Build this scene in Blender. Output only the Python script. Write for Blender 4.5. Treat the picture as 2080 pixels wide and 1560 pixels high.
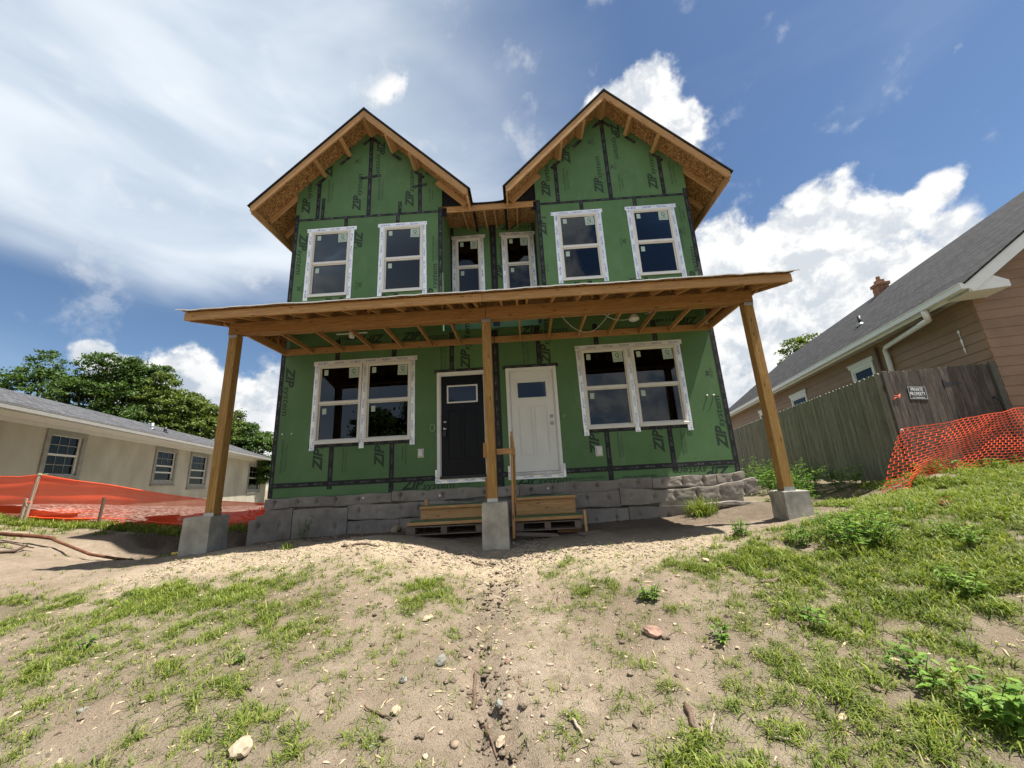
import bpy, bmesh, math, random
import numpy as np
from mathutils import Vector, Matrix, Euler, noise as mnoise

for o in list(bpy.data.objects): bpy.data.objects.remove(o, do_unlink=True)
SC = bpy.context.scene
COL = SC.collection
rnd = random.Random(7)
V = Vector
FT = .3048

# ------------------------------------------------------------------ camera
CAM_POS = V((.5135, -7.4964, -.0674))
PITCH, ROLL, YAW = .24296, -.052606, -.025435
fwd = V((math.sin(YAW)*math.cos(PITCH), math.cos(YAW)*math.cos(PITCH), math.sin(PITCH)))
rt = V((math.cos(YAW), -math.sin(YAW), 0)); up = rt.cross(fwd)
r2 = math.cos(ROLL)*rt + math.sin(ROLL)*up; u2 = -math.sin(ROLL)*rt + math.cos(ROLL)*up
cam = bpy.data.cameras.new('camera'); camo = bpy.data.objects.new('camera', cam); COL.objects.link(camo)
cam.sensor_width = 36; cam.lens = 36*764.98/2080; cam.clip_start = .05; cam.clip_end = 3000
camo.matrix_world = Matrix(((r2.x, u2.x, -fwd.x, CAM_POS.x), (r2.y, u2.y, -fwd.y, CAM_POS.y), (r2.z, u2.z, -fwd.z, CAM_POS.z), (0, 0, 0, 1)))
SC.camera = camo
SC.cycles.max_bounces = 7; SC.cycles.diffuse_bounces = 3; SC.cycles.transparent_max_bounces = 10

# ------------------------------------------------------------------ view, sun
SC.view_settings.view_transform = 'Standard'; SC.view_settings.look = 'None'
SC.view_settings.gamma = 1; SC.view_settings.use_curve_mapping = False
SC.view_settings.exposure = 1.22
SUN = V((.41, -.06, .92)).normalized()
ld = bpy.data.lights.new('sun', 'SUN'); ld.energy = 5.0; ld.angle = math.radians(.6); ld.color = (1, .95, .87)
lo = bpy.data.objects.new('sun', ld); COL.objects.link(lo); lo.location = (20, -5, 40)
lo.rotation_euler = SUN.to_track_quat('Z', 'Y').to_euler()

# ------------------------------------------------------------------ world: blue sky with clouds (by direction)
def build_world():
    w = bpy.data.worlds.new('World'); SC.world = w; w.use_nodes = True
    w.cycles.sampling_method = 'MANUAL'; w.cycles.sample_map_resolution = 128
    nt = w.node_tree; N = nt.nodes; L = nt.links; N.clear()
    def dirv(az, el):   # az clockwise from +Y towards +X, degrees
        a, e = math.radians(az), math.radians(el)
        return V((math.sin(a)*math.cos(e), math.cos(a)*math.cos(e), math.sin(e)))
    def M(op, a, b, c=None, clamp=False):
        m = N.new('ShaderNodeMath'); m.operation = op; m.use_clamp = clamp
        for i, x in enumerate((a, b, c)):
            if x is None: continue
            if isinstance(x, (int, float)): m.inputs[i].default_value = x
            else: L.new(x, m.inputs[i])
        return m.outputs[0]
    def noise(sc, det, rough, vec, dist=0.):
        n = N.new('ShaderNodeTexNoise'); n.inputs['Scale'].default_value = sc; n.inputs['Detail'].default_value = det
        n.inputs['Roughness'].default_value = rough; n.inputs['Distortion'].default_value = dist; L.new(vec, n.inputs['Vector']); return n.outputs['Fac']
    def smooth(x, a, b):
        mr = N.new('ShaderNodeMapRange'); mr.interpolation_type = 'SMOOTHSTEP'; mr.inputs[1].default_value = a; mr.inputs[2].default_value = b
        L.new(x, mr.inputs[0]); return mr.outputs[0]
    out = N.new('ShaderNodeOutputWorld')
    sky = N.new('ShaderNodeTexSky'); sky.sky_type = 'NISHITA'; sky.sun_disc = False
    sky.sun_elevation = math.asin(SUN.z); sky.sun_rotation = math.atan2(SUN.x, SUN.y)
    sky.air_density = 1.0; sky.dust_density = .3; sky.ozone_density = 2.0; sky.altitude = 300
    hs = N.new('ShaderNodeHueSaturation'); hs.inputs['Saturation'].default_value = 1.08
    L.new(sky.outputs[0], hs.inputs['Color'])
    vec = N.new('ShaderNodeTexCoord').outputs['Generated']
    def blobs(lst):
        acc = None
        for az, el, ra, rb, rot in lst:
            c = dirv(az, el); e1 = V((c.y, -c.x, 0)).normalized(); e2 = e1.cross(c)
            if e2.z < 0: e2 = -e2
            a = math.radians(rot); f1 = math.cos(a)*e1 + math.sin(a)*e2; f2 = -math.sin(a)*e1 + math.cos(a)*e2; f3 = f1.cross(f2)
            mp = N.new('ShaderNodeMapping'); mp.vector_type = 'TEXTURE'
            mp.inputs['Location'].default_value = c; mp.inputs['Rotation'].default_value = Matrix((f1, f2, f3)).transposed().to_euler()
            mp.inputs['Scale'].default_value = (math.radians(ra), math.radians(rb), .9); L.new(vec, mp.inputs['Vector'])
            gr = N.new('ShaderNodeTexGradient'); gr.gradient_type = 'SPHERICAL'; L.new(mp.outputs[0], gr.inputs[0])
            if acc is None: acc = gr.outputs['Fac']
            else: acc = M('SMOOTH_MAX', acc, gr.outputs['Fac'], .14)
        return acc
    # cumulus: fractal edges round the cloud masses; more of the same kind behind the viewer
    acc = blobs(CUMULUS)
    wis = M('MULTIPLY', blobs(WISPS), .27)
    sx = N.new('ShaderNodeSeparateXYZ'); L.new(vec, sx.inputs[0])
    back = M('MULTIPLY', smooth(noise(2.6, 2, .5, vec), .50, .66), smooth(sx.outputs[1], .1, -.15))
    acc = M('MAXIMUM', M('MAXIMUM', acc, wis), M('MULTIPLY', back, .55))
    n1 = noise(10, 8, .6, vec, .15)
    sh = N.new('ShaderNodeVectorMath'); sh.operation = 'ADD'; sh.inputs[1].default_value = (.014, 0, .022); L.new(vec, sh.inputs[0])
    n1s = noise(10, 6, .58, sh.outputs[0], .15)
    D0 = M('ADD', acc, M('MULTIPLY', M('SUBTRACT', n1, .5), 1.6))
    alpha = M('MULTIPLY', smooth(D0, .16, .46), smooth(acc, .02, .2))
    lit = smooth(M('SUBTRACT', n1, n1s), -.10, .09)
    core = smooth(D0, .45, 1.0)
    low = smooth(sx.outputs[2], .42, .12)
    cr = N.new('ShaderNodeMixRGB'); cr.inputs[1].default_value = (.50, .57, .66, 1); cr.inputs[2].default_value = (1.0, 1.0, .99, 1)
    shade = M('SUBTRACT', M('ADD', M('MULTIPLY', lit, .8), .34), M('MULTIPLY', M('MULTIPLY', core, low), .55), clamp=True)
    L.new(shade, cr.inputs[0])
    # high veil over the left side of the sky: the half-space left of two great circles
    def half(a, b, side):
        n = a.cross(b).normalized()
        if n.dot(side) < 0: n = -n
        dp = N.new('ShaderNodeVectorMath'); dp.operation = 'DOT_PRODUCT'; dp.inputs[1].default_value = n; L.new(vec, dp.inputs[0]); return dp.outputs['Value']
    mp = N.new('ShaderNodeMapping'); mp.inputs['Rotation'].default_value = (0, math.radians(-26), math.radians(14)); mp.inputs['Scale'].default_value = (1., 1.4, 3.2); L.new(vec, mp.inputs[0])
    nv = noise(1.5, 5, .5, mp.outputs[0], .3)
    nv2 = noise(2.6, 4, .5, mp.outputs[0], .5)
    wob = M('MULTIPLY', M('SUBTRACT', nv, .5), .26)
    h1 = half(dirv(*VEIL[0]), dirv(*VEIL[1]), dirv(-40, 60)); h2 = half(dirv(*VEIL[2]), dirv(*VEIL[3]), dirv(-60, 40))
    v1 = smooth(M('ADD', h1, wob), -.02, .12); v2 = smooth(M('ADD', h2, M('MULTIPLY', wob, 1.3)), -.30, .42)
    veil = M('MULTIPLY', M('MULTIPLY', v1, v2), M('ADD', M('MULTIPLY', nv2, .4), .72), clamp=True)
    veil = M('MAXIMUM', M('MULTIPLY', veil, .95), M('MULTIPLY', smooth(nv, .5, .85), .2))
    vc = N.new('ShaderNodeMixRGB'); vc.inputs[1].default_value = (.64, .74, .85, 1); vc.inputs[2].default_value = (.84, .91, .98, 1)
    L.new(smooth(nv2, .32, .68), vc.inputs[0])
    def bg(col, s):
        b = N.new('ShaderNodeBackground'); b.inputs['Strength'].default_value = s; L.new(col, b.inputs['Color']); return b.outputs[0]
    def mix(f, a, b):
        m = N.new('ShaderNodeMixShader'); L.new(f, m.inputs[0]); L.new(a, m.inputs[1]); L.new(b, m.inputs[2]); return m.outputs[0]
    s = mix(veil, bg(hs.outputs[0], SKY_STR), bg(vc.outputs[0], VEIL_STR))
    s = mix(alpha, s, bg(cr.outputs[0], CLOUD_STR))
    L.new(s, out.inputs['Surface'])
SKY_STR, VEIL_STR, CLOUD_STR = .052, .46, .45
# azimuth, elevation, radii (degrees), tilt
CUMULUS = [(31.4, 26.9, 7.2, 6.5, 0), (38.1, 25.8, 9.8, 6.5, 20), (45.0, 24.0, 8.2, 5.5, 22), (50.5, 25.1, 4.3, 2.5, 25), (36.9, 17.7, 16.3, 14.4, 10), (46.2, 18.5, 9.3, 6.7, 25), (31.3, 10.8, 12.5, 11.0, 0), (52.5, 18.2, 4.8, 3.3, 35), (24.0, 47.0, 6.9, 5.2, 20), (27.0, 43.6, 4.8, 5.8, 60), (18.4, 48.1, 5.0, 2.8, 20), (-51.1, 14.1, 2.4, 2.2, 0), (-43.9, 12.8, 6.5, 5.2, 0), (-40.4, 10.7, 5.4, 5.6, 0), (-36.2, 8.9, 5.6, 8.0, 0), (-47.0, 11.4, 6.7, 4.6, 0)]
WISPS = [(-19.4, 51.6, 7.6, 2.2, 35), (44.9, 30.7, 4.5, 2.4, 35), (50.2, 28.8, 4.9, 2.6, 15), (37.2, 28.8, 4.7, 3.2, 30), (56.2, 35.6, 1.8, 1.3, 0)]
VEIL = [(-58.4, 21.8), (-33.0, 21.9), (-0.3, 59.5), (2.1, 40.8)]
build_world()

# ------------------------------------------------------------------ helpers
WM = {}
def put(o, parent=None, M=None):
    COL.objects.link(o)
    M = M or Matrix.Identity(4)
    if parent is not None:
        o.parent = parent; o.matrix_parent_inverse = WM[parent.name].inverted()
    o.matrix_basis = M; WM[o.name] = M.copy(); return o
def tag(o, label=None, cat=None, group=None, kind=None):
    if label: o['label'] = label
    if cat: o['category'] = cat
    if group: o['group'] = group
    if kind: o['kind'] = kind
    return o
def thing(name, label, cat, loc=(0, 0, 0), group=None, M=None):
    o = bpy.data.objects.new(name, None); o.empty_display_size = .2
    put(o, None, M or Matrix.Translation(loc)); return tag(o, label, cat, group)
def mesh(verts, faces, smooth=False, name='mesh'):
    me = bpy.data.meshes.new(name); me.from_pydata([tuple(v) for v in verts], [], faces); me.update()
    if smooth: me.polygons.foreach_set('use_smooth', [True]*len(me.polygons))
    return me
def obj(name, me, mat, parent=None, M=None):
    o = bpy.data.objects.new(name, me)
    if mat is not None and not len(me.materials): me.materials.append(mat)
    elif mat is not None and me.materials[0] != mat:
        o.data = me = me.copy(); me.materials[0] = mat
    return put(o, parent, M)
def npmesh(name, co, tris, smooth=False, nper=3):
    me = bpy.data.meshes.new(name); co = np.asarray(co, np.float32); f = np.asarray(tris, np.int32).reshape(-1, nper)
    me.vertices.add(len(co)); me.vertices.foreach_set('co', co.ravel())
    me.loops.add(f.size); me.loops.foreach_set('vertex_index', f.ravel())
    me.polygons.add(len(f)); me.polygons.foreach_set('loop_start', np.arange(0, f.size, nper, dtype=np.int32))
    try: me.polygons.foreach_set('loop_total', np.full(len(f), nper, np.int32))
    except Exception: pass
    if smooth: me.polygons.foreach_set('use_smooth', np.ones(len(f), bool))
    me.update(calc_edges=True); return me
_bc = {}
def cbox(lx, ly, lz, c=.004):
    """box with chamfered edges centred on the origin"""
    k = (round(lx, 4), round(ly, 4), round(lz, 4), c)
    if k in _bc: return _bc[k]
    c = min(c, lx*.3, ly*.3, lz*.3); bm = bmesh.new(); h = (lx/2, ly/2, lz/2); vs = {}
    for sx in (-1, 1):
        for sy in (-1, 1):
            for sz in (-1, 1):
                s = (sx, sy, sz)
                for a in range(3):
                    p = [s[i]*(h[i] - (0 if i == a else c)) for i in range(3)]; vs[s, a] = bm.verts.new(p)
    for a in range(3):
        b, d = (a+1) % 3, (a+2) % 3
        for s in (-1, 1):
            q = []
            for tb, td in ((-1, -1), (1, -1), (1, 1), (-1, 1)):
                k3 = [0]*3; k3[a] = s; k3[b] = tb; k3[d] = td; q.append(vs[tuple(k3), a])
            bm.faces.new(q if s > 0 else q[::-1])
        for tb in (-1, 1):
            for td in (-1, 1):
                lo_ = [0]*3; hi = [0]*3; lo_[a] = -1; hi[a] = 1
                for k3 in (lo_, hi): k3[b] = tb; k3[d] = td
                q = [vs[tuple(lo_), b], vs[tuple(hi), b], vs[tuple(hi), d], vs[tuple(lo_), d]]
                bm.faces.new(q if tb*td > 0 else q[::-1])
    for sx in (-1, 1):
        for sy in (-1, 1):
            for sz in (-1, 1):
                q = [vs[(sx, sy, sz), a] for a in range(3)]; bm.faces.new(q if sx*sy*sz > 0 else q[::-1])
    bmesh.ops.recalc_face_normals(bm, faces=bm.faces)
    me = bpy.data.meshes.new('board'); bm.to_mesh(me); bm.free(); _bc[k] = me; return me
def beam(name, p0, p1, w, h, mat, parent=None, upv=(0, 0, 1), c=.004, roll=0):
    """board from p0 to p1: local X along it, w across, h along upv"""
    p0, p1 = V(p0), V(p1); X = (p1-p0); l = X.length; X.normalize(); Z = V(upv); Z = (Z - X*Z.dot(X)).normalized(); Y = Z.cross(X)
    M = Matrix((X, Y, Z)).transposed().to_4x4(); M.translation = (p0+p1)/2
    if roll: M = M @ Matrix.Rotation(roll, 4, 'X')
    me = cbox(l, w, h, c)
    return obj(name, me, mat, parent, M)
def box(name, x0, x1, y0, y1, z0, z1, mat, parent=None, c=.003, F=None):
    """axis box; longest side becomes local X (grain). F: optional frame matrix"""
    d = [x1-x0, y1-y0, z1-z0]; a = max(range(3), key=lambda i: d[i])
    ax = [V((1, 0, 0)), V((0, 1, 0)), V((0, 0, 1))]
    X = ax[a]; Z = ax[2] if a != 2 else ax[1]; Y = Z.cross(X)
    M = Matrix((X, Y, Z)).transposed().to_4x4(); M.translation = ((x0+x1)/2, (y0+y1)/2, (z0+z1)/2)
    dim = lambda v: sum(abs(v[i])*d[i] for i in range(3))
    if F is not None: M = F @ M
    return obj(name, cbox(dim(X), dim(Y), dim(Z), c), mat, parent, M)
def prism(name, poly, y0, y1, mat, parent=None, F=None):
    """polygon in x-z extruded along y"""
    n = len(poly); vs = [(x, y0, z) for x, z in poly] + [(x, y1, z) for x, z in poly]
    fs = [list(range(n)), list(range(2*n-1, n-1, -1))] + [[i+n, (i+1) % n+n, (i+1) % n, i] for i in range(n)]
    me = mesh(vs, fs); bm = bmesh.new(); bm.from_mesh(me); bmesh.ops.recalc_face_normals(bm, faces=bm.faces); bm.to_mesh(me); bm.free()
    return obj(name, me, mat, parent, F)
def wallpanel(name, x0, x1, z0, z1, holes, y, th, mat, parent, F=None):
    """sheet in the x-z plane facing -y at y with rectangular holes"""
    xs = sorted({x0, x1} | {min(max(h[i], x0), x1) for h in holes for i in (0, 1)}); zs = sorted({z0, z1} | {min(max(h[i], z0), z1) for h in holes for i in (2, 3)})
    keep = {}
    for i in range(len(xs)-1):
        for j in range(len(zs)-1):
            cx, cz = (xs[i]+xs[i+1])/2, (zs[j]+zs[j+1])/2
            keep[i, j] = not any(h[0] < cx < h[1] and h[2] < cz < h[3] for h in holes)
    bm = bmesh.new(); cache = {}
    def vv(i, j, k):
        if (i, j, k) not in cache: cache[i, j, k] = bm.verts.new((xs[i], y + th*k, zs[j]))
        return cache[i, j, k]
    for (i, j), k in keep.items():
        if not k: continue
        bm.faces.new([vv(i, j, 0), vv(i+1, j, 0), vv(i+1, j+1, 0), vv(i, j+1, 0)])
        bm.faces.new([vv(i, j, 1), vv(i, j+1, 1), vv(i+1, j+1, 1), vv(i+1, j, 1)])
        for di, dj, a, b in ((-1, 0, (i, j+1), (i, j)), (1, 0, (i+1, j), (i+1, j+1)), (0, -1, (i, j), (i+1, j)), (0, 1, (i+1, j+1), (i, j+1))):
            if not keep.get((i+di, j+dj)):
                bm.faces.new([vv(*b, 0), vv(*a, 0), vv(*a, 1), vv(*b, 1)])
    bmesh.ops.recalc_face_normals(bm, faces=bm.faces)
    me = bpy.data.meshes.new('panel'); bm.to_mesh(me); bm.free(); return obj(name, me, mat, parent, F)
def ring(x0, x1, z0, z1, w, y0, y1, wb=None):
    """rectangular frame mesh (one continuous piece)"""
    wb = wb or w; vs = []; fs = []
    for y in (y0, y1):
        for (a, b, c, d) in ((x0, x1, z0, z1), (x0+w, x1-w, z0+wb, z1-w)):
            vs += [(a, y, c), (b, y, c), (b, y, d), (a, y, d)]
    for i in range(4):
        j = (i+1) % 4
        fs += [[i, j, 4+j, 4+i], [8+j, 8+i, 12+i, 12+j], [j, i, 8+i, 8+j], [4+i, 4+j, 12+j, 12+i]]
    return vs, fs
def merge(parts):
    vs, fs = [], []
    for v, f in parts:
        k = len(vs); vs += list(v); fs += [[i+k for i in q] for q in f]
    return vs, fs
def bxv(x0, x1, y0, y1, z0, z1):
    vs = [(x, y, z) for x in (x0, x1) for y in (y0, y1) for z in (z0, z1)]
    return vs, [[0, 1, 3, 2], [4, 6, 7, 5], [0, 4, 5, 1], [2, 3, 7, 6], [0, 2, 6, 4], [1, 5, 7, 3]]
def fixed(vf, smooth=False, bev=0):
    me = mesh(*vf); bm = bmesh.new(); bm.from_mesh(me); bmesh.ops.recalc_face_normals(bm, faces=bm.faces)
    if bev: bmesh.ops.bevel(bm, geom=[e for e in bm.edges if e.calc_face_angle(0) > .5], offset=bev, segments=1, affect='EDGES')
    bm.to_mesh(me); bm.free()
    if smooth: me.polygons.foreach_set('use_smooth', [True]*len(me.polygons))
    return me
def tubev(pts, r, n=6, caps=True):
    """tube along points; r scalar or list"""
    pts = [V(p) for p in pts]; R = r if isinstance(r, (list, tuple)) else [r]*len(pts); vs, fs = [], []; ref = None
    for i, p in enumerate(pts):
        t = (pts[min(i+1, len(pts)-1)] - pts[max(i-1, 0)]).normalized()
        if ref is None: ref = V((0, 0, 1)) if abs(t.z) < .9 else V((1, 0, 0))
        a = t.cross(ref).normalized(); b = t.cross(a); ref = -b if False else ref
        for k in range(n):
            q = 2*math.pi*k/n; vs.append(p + (a*math.cos(q) + b*math.sin(q))*R[i])
    for i in range(len(pts)-1):
        for k in range(n): fs.append([i*n+k, i*n+(k+1) % n, (i+1)*n+(k+1) % n, (i+1)*n+k])
    if caps: fs += [list(range(n))[::-1], [(len(pts)-1)*n+k for k in range(n)]]
    return vs, fs
def tube(name, pts, r, mat, parent=None, n=8, M=None):
    return obj(name, fixed(tubev(pts, r, n), True), mat, parent, M)
def cyl(r, h, n=16, r2_=None):
    return tubev([(0, 0, 0), (0, 0, h)], [r, r2_ if r2_ is not None else r], n)

# ------------------------------------------------------------------ materials
class NB:
    def __init__(s, name):
        s.m = bpy.data.materials.new(name); s.m.use_nodes = True; s.nt = s.m.node_tree; s.N = s.nt.nodes; s.L = s.nt.links
        s.b = s.N['Principled BSDF']; s.out = s.N['Material Output']; s._tc = None
    def n(s, t, **k):
        x = s.N.new(t)
        for a, v in k.items(): setattr(x, a, v)
        return x
    def set(s, node, **k):
        for a, v in k.items():
            i = node.inputs[a.replace('_', ' ')] if isinstance(a, str) else node.inputs[a]
            if hasattr(v, 'is_linked') or isinstance(v, bpy.types.NodeSocket): s.L.new(v, i)
            else: i.default_value = v
        return node
    def co(s, scale=(1, 1, 1), rot=(0, 0, 0), src='Object', rand=0.):
        if not s._tc: s._tc = s.n('ShaderNodeTexCoord')
        v = s._tc.outputs[src]
        if rand:
            oi = s.n('ShaderNodeObjectInfo'); m = s.n('ShaderNodeVectorMath', operation='SCALE'); m.inputs[0].default_value = (31, 17, 23); s.L.new(oi.outputs['Random'], m.inputs['Scale'])
            a = s.n('ShaderNodeVectorMath', operation='ADD'); s.L.new(v, a.inputs[0]); s.L.new(m.outputs[0], a.inputs[1]); v = a.outputs[0]
        mp = s.n('ShaderNodeMapping'); s.L.new(v, mp.inputs[0]); mp.inputs['Scale'].default_value = scale; mp.inputs['Rotation'].default_value = rot
        return mp.outputs[0]
    def noise(s, sc, vec=None, det=5, rough=.55, dist=0):
        n = s.n('ShaderNodeTexNoise'); n.inputs['Scale'].default_value = sc; n.inputs['Detail'].default_value = det; n.inputs['Roughness'].default_value = rough; n.inputs['Distortion'].default_value = dist
        s.L.new(vec if vec is not None else s.co(), n.inputs['Vector']); return n.outputs['Fac']
    def vor(s, sc, vec=None, feature='F1', out='Distance'):
        n = s.n('ShaderNodeTexVoronoi', feature=feature); n.inputs['Scale'].default_value = sc; s.L.new(vec if vec is not None else s.co(), n.inputs['Vector']); return n.outputs[out]
    def ramp(s, f, *stops):
        r = s.n('ShaderNodeValToRGB'); e = r.color_ramp.elements
        while len(e) < len(stops): e.new(.5)
        for i, (p, c) in enumerate(stops):
            e[i].position = p; e[i].color = (c, c, c, 1) if isinstance(c, (int, float)) else (*c, 1)
        s.L.new(f, r.inputs[0]); return r.outputs[0]
    def math(s, op, a, b=0., clamp=False):
        m = s.n('ShaderNodeMath', operation=op); m.use_clamp = clamp
        for i, x in enumerate((a, b)):
            if isinstance(x, (int, float)): m.inputs[i].default_value = x
            else: s.L.new(x, m.inputs[i])
        return m.outputs[0]
    def mix(s, f, a, b, mode='MIX'):
        m = s.n('ShaderNodeMixRGB', blend_type=mode)
        for i, x in enumerate((f, a, b)):
            if isinstance(x, (int, float)): m.inputs[i].default_value = x if i == 0 else (x, x, x, 1)
            elif isinstance(x, tuple): m.inputs[i].default_value = (*x, 1)
            else: s.L.new(x, m.inputs[i])
        return m.outputs[0]
    def bump(s, h, strength=.4, dist=.01):
        b = s.n('ShaderNodeBump'); b.inputs['Strength'].default_value = strength; b.inputs['Distance'].default_value = dist; s.L.new(h, b.inputs['Height']); s.L.new(b.outputs[0], s.b.inputs['Normal']); return s
    def vary(s, col, amt=.25):
        oi = s.n('ShaderNodeObjectInfo'); v = s.math('ADD', s.math('MULTIPLY', oi.outputs['Random'], amt), 1-amt/2)
        return s.mix(1., col, s.n2c(v), 'MULTIPLY')
    def n2c(s, v):
        c = s.n('ShaderNodeCombineColor')
        for i in range(3): s.L.new(v, c.inputs[i])
        return c.outputs[0]
    def done(s, col=None, rough=.7, metal=0., spec=None):
        if col is not None:
            if isinstance(col, tuple): s.b.inputs['Base Color'].default_value = (*col, 1)
            else: s.L.new(col, s.b.inputs['Base Color'])
        if isinstance(rough, (int, float)): s.b.inputs['Roughness'].default_value = rough
        else: s.L.new(rough, s.b.inputs['Roughness'])
        s.b.inputs['Metallic'].default_value = metal
        if spec is not None: s.b.inputs['Specular IOR Level'].default_value = spec
        return s.m
def plain(name, c, rough=.6, var=.18, sc=6, bump=.15, metal=0., spec=None, bsc=60, vary=0.):
    b = NB(name); f = b.noise(sc, det=6); d = tuple(x*(1-var) for x in c); e = tuple(min(1, x*(1+var)) for x in c)
    col = b.ramp(f, (.3, d), (.7, e))
    if vary: col = b.vary(col, vary)
    if bump: b.bump(b.noise(bsc, det=4), bump, .004)
    return b.done(col, rough, metal, spec)
def wood(name, c1, c2, dark, rough=.65, grey=None, knots=1., grain=1.):
    b = NB(name); v = b.co((1.3, 26, 26), rand=1); w = b.noise(2.2, v, 5, .6, 1.2)
    col = b.ramp(w, (.3, c1), (.52, c2), (.74, tuple(.45*x+.55*y for x, y in zip(c1, dark))))
    fine = b.noise(9, b.co((2, 90, 90), rand=1), 3)
    col = b.mix(.28*grain, col, b.ramp(fine, (.35, .45), (.65, 1.)), 'MULTIPLY')
    k = b.vor(3.1, b.co((1, 3.4, 3.4), rand=1)); kn = b.ramp(k, (.07, 1.), (.15, 0.))
    col = b.mix(b.math('MULTIPLY', kn, .8*knots), col, dark)
    st = b.noise(1.3, b.co((1, 1, 1), rand=1), 5); col = b.mix(b.math('MULTIPLY', b.ramp(st, (.5, 0.), (.75, 1.)), .35), col, grey or tuple(x*.55 for x in c1))
    col = b.vary(col, .28); b.bump(w, .25, .003); return b.done(col, rough, spec=.25)
MT = {}
def mats():
    M_ = MT
    M_['lumber'] = wood('fresh_lumber', (.60, .37, .175), (.45, .24, .095), (.09, .04, .018))
    M_['lumber2'] = wood('beam_lumber', (.44, .245, .098), (.30, .148, .052), (.06, .026, .010), grain=1.2)
    M_['post'] = wood('treated_post', (.50, .30, .10), (.29, .155, .045), (.07, .03, .01), grain=1.6)
    M_['oldwood'] = wood('weathered_wood', (.26, .20, .15), (.17, .125, .095), (.05, .035, .025))
    M_['fence'] = wood('fence_grey', (.17, .165, .135), (.105, .105, .085), (.03, .03, .025), knots=.6, grain=1.8, grey=(.05, .055, .045))
    M_['gate'] = wood('gate_grey', (.17, .145, .125), (.085, .07, .06), (.02, .017, .015), knots=.7, grain=2., grey=(.03, .026, .024))
    b = NB('osb'); v = b.co((1, 1, 1), rot=(.3, .2, .4)); q = b.vor(38, b.co((1, 2.6, 1), rot=(0, 0, .5)), out='Color'); q2 = b.vor(30, b.co((2.4, 1, 1), rot=(0, .4, 0)), out='Color')
    sp = b.n('ShaderNodeSeparateColor'); b.L.new(q, sp.inputs[0]); sp2 = b.n('ShaderNodeSeparateColor'); b.L.new(q2, sp2.inputs[0])
    col = b.ramp(b.math('MULTIPLY', b.math('ADD', sp.outputs[0], sp2.outputs[1]), .5), (.15, (.09, .038, .012)), (.45, (.25, .12, .042)), (.85, (.50, .29, .12)))
    b.bump(sp.outputs[0], .2, .003); M_['osb'] = b.done(col, .75, spec=.2)
    b = NB('sheathing_green'); f = b.noise(1.4, b.co(rand=1), 6); f2 = b.noise(160, det=2)
    col = b.ramp(f, (.3, (.076, .156, .060)), (.7, (.102, .196, .080))); col = b.mix(.18, col, b.ramp(f2, (.3, .6), (.7, 1.)), 'MULTIPLY'); col = b.vary(col, .15)
    smu = b.noise(3.5, b.co((1, 1, .35), rand=1), 6, .7); col = b.mix(b.math('MULTIPLY', b.ramp(smu, (.55, 0.), (.8, 1.)), .26), col, (.26, .30, .22))
    b.bump(f2, .12, .002); M_['zip'] = b.done(col, .62, spec=.3)
    M_['print'] = plain('printed_ink', (.018, .036, .018), .7, bump=0)
    M_['printdark'] = plain('black_ink', (.015, .015, .016), .6, bump=0)
    M_['whiteink'] = plain('white_ink', (.8, .8, .8), .6, var=.03, bump=0)
    def tape(name, base, ink, rough, metal, rep, den, bumpv, w=.03):
        b = NB(name); v = b.co(rand=1); sx = b.n('ShaderNodeSeparateXYZ'); b.L.new(v, sx.inputs[0])
        loc = b.n('ShaderNodeSeparateXYZ'); b.L.new(b._tc.outputs['Object'], loc.inputs[0])
        fx = b.math('FRACT', b.math('MULTIPLY', sx.outputs[0], 1/rep))
        on_ = b.math('MULTIPLY', b.math('LESS_THAN', fx, .62), b.math('LESS_THAN', b.math('ABSOLUTE', b.math('SUBTRACT', loc.outputs[1], 0.)), w))
        let = b.noise(1., b.co((120, 70, 1), rand=1), 2); on_ = b.math('MULTIPLY', on_, b.math('GREATER_THAN', let, den))
        wr = b.noise(7, b.co((1, 5, 5), rand=1), 6, .7)
        col = b.ramp(wr, (.3, tuple(x*.75 for x in base)), (.7, tuple(min(1, x*1.2) for x in base)))
        col = b.mix(on_, col, ink); b.bump(wr, bumpv, .006); b.b.inputs['Metallic'].default_value = metal
        return b.done(col, rough, metal)
    M_['tape'] = tape('black_seam_tape', (.006, .0062, .0075), (.26, .26, .27), .7, 0, .31, .60, .35, .020)
    M_['foil'] = tape('silver_flashing_tape', (.86, .87, .89), (.05, .08, .36), .36, .4, .34, .54, 1., .022)
    M_['vinyl'] = plain('window_vinyl', (.68, .655, .61), .45, var=.04, bump=.03)
    M_['doorw'] = plain('white_door', (.66, .65, .61), .5, var=.05, bump=.04, sc=2)
    M_['trimw'] = plain('white_trim', (.70, .69, .66), .5, var=.06, bump=.04)
    M_['doorb'] = plain('black_door', (.004, .0045, .007), .42, var=.2, bump=.04, sc=2, spec=.2)
    M_['nickel'] = plain('satin_nickel', (.55, .54, .52), .28, var=.05, bump=0, metal=1)
    M_['zinc'] = plain('galvanised', (.42, .43, .44), .45, var=.2, bump=.05, metal=.85)
    def glass(name, tint, refl):
        b = NB(name); N = b.N; N.remove(b.b); lw = b.n('ShaderNodeFresnel'); lw.inputs[0].default_value = 1.52
        g = b.n('ShaderNodeBsdfGlossy'); g.inputs['Roughness'].default_value = .004; g.inputs[0].default_value = (.9, .93, 1, 1)
        nz = b.noise(1.1, b.co(rand=1), 2); bp = b.n('ShaderNodeBump'); bp.inputs['Strength'].default_value = .05; bp.inputs['Distance'].default_value = .02; b.L.new(nz, bp.inputs['Height']); b.L.new(bp.outputs[0], g.inputs['Normal'])
        t = b.n('ShaderNodeBsdfTransparent'); t.inputs[0].default_value = (*tint, 1)
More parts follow.
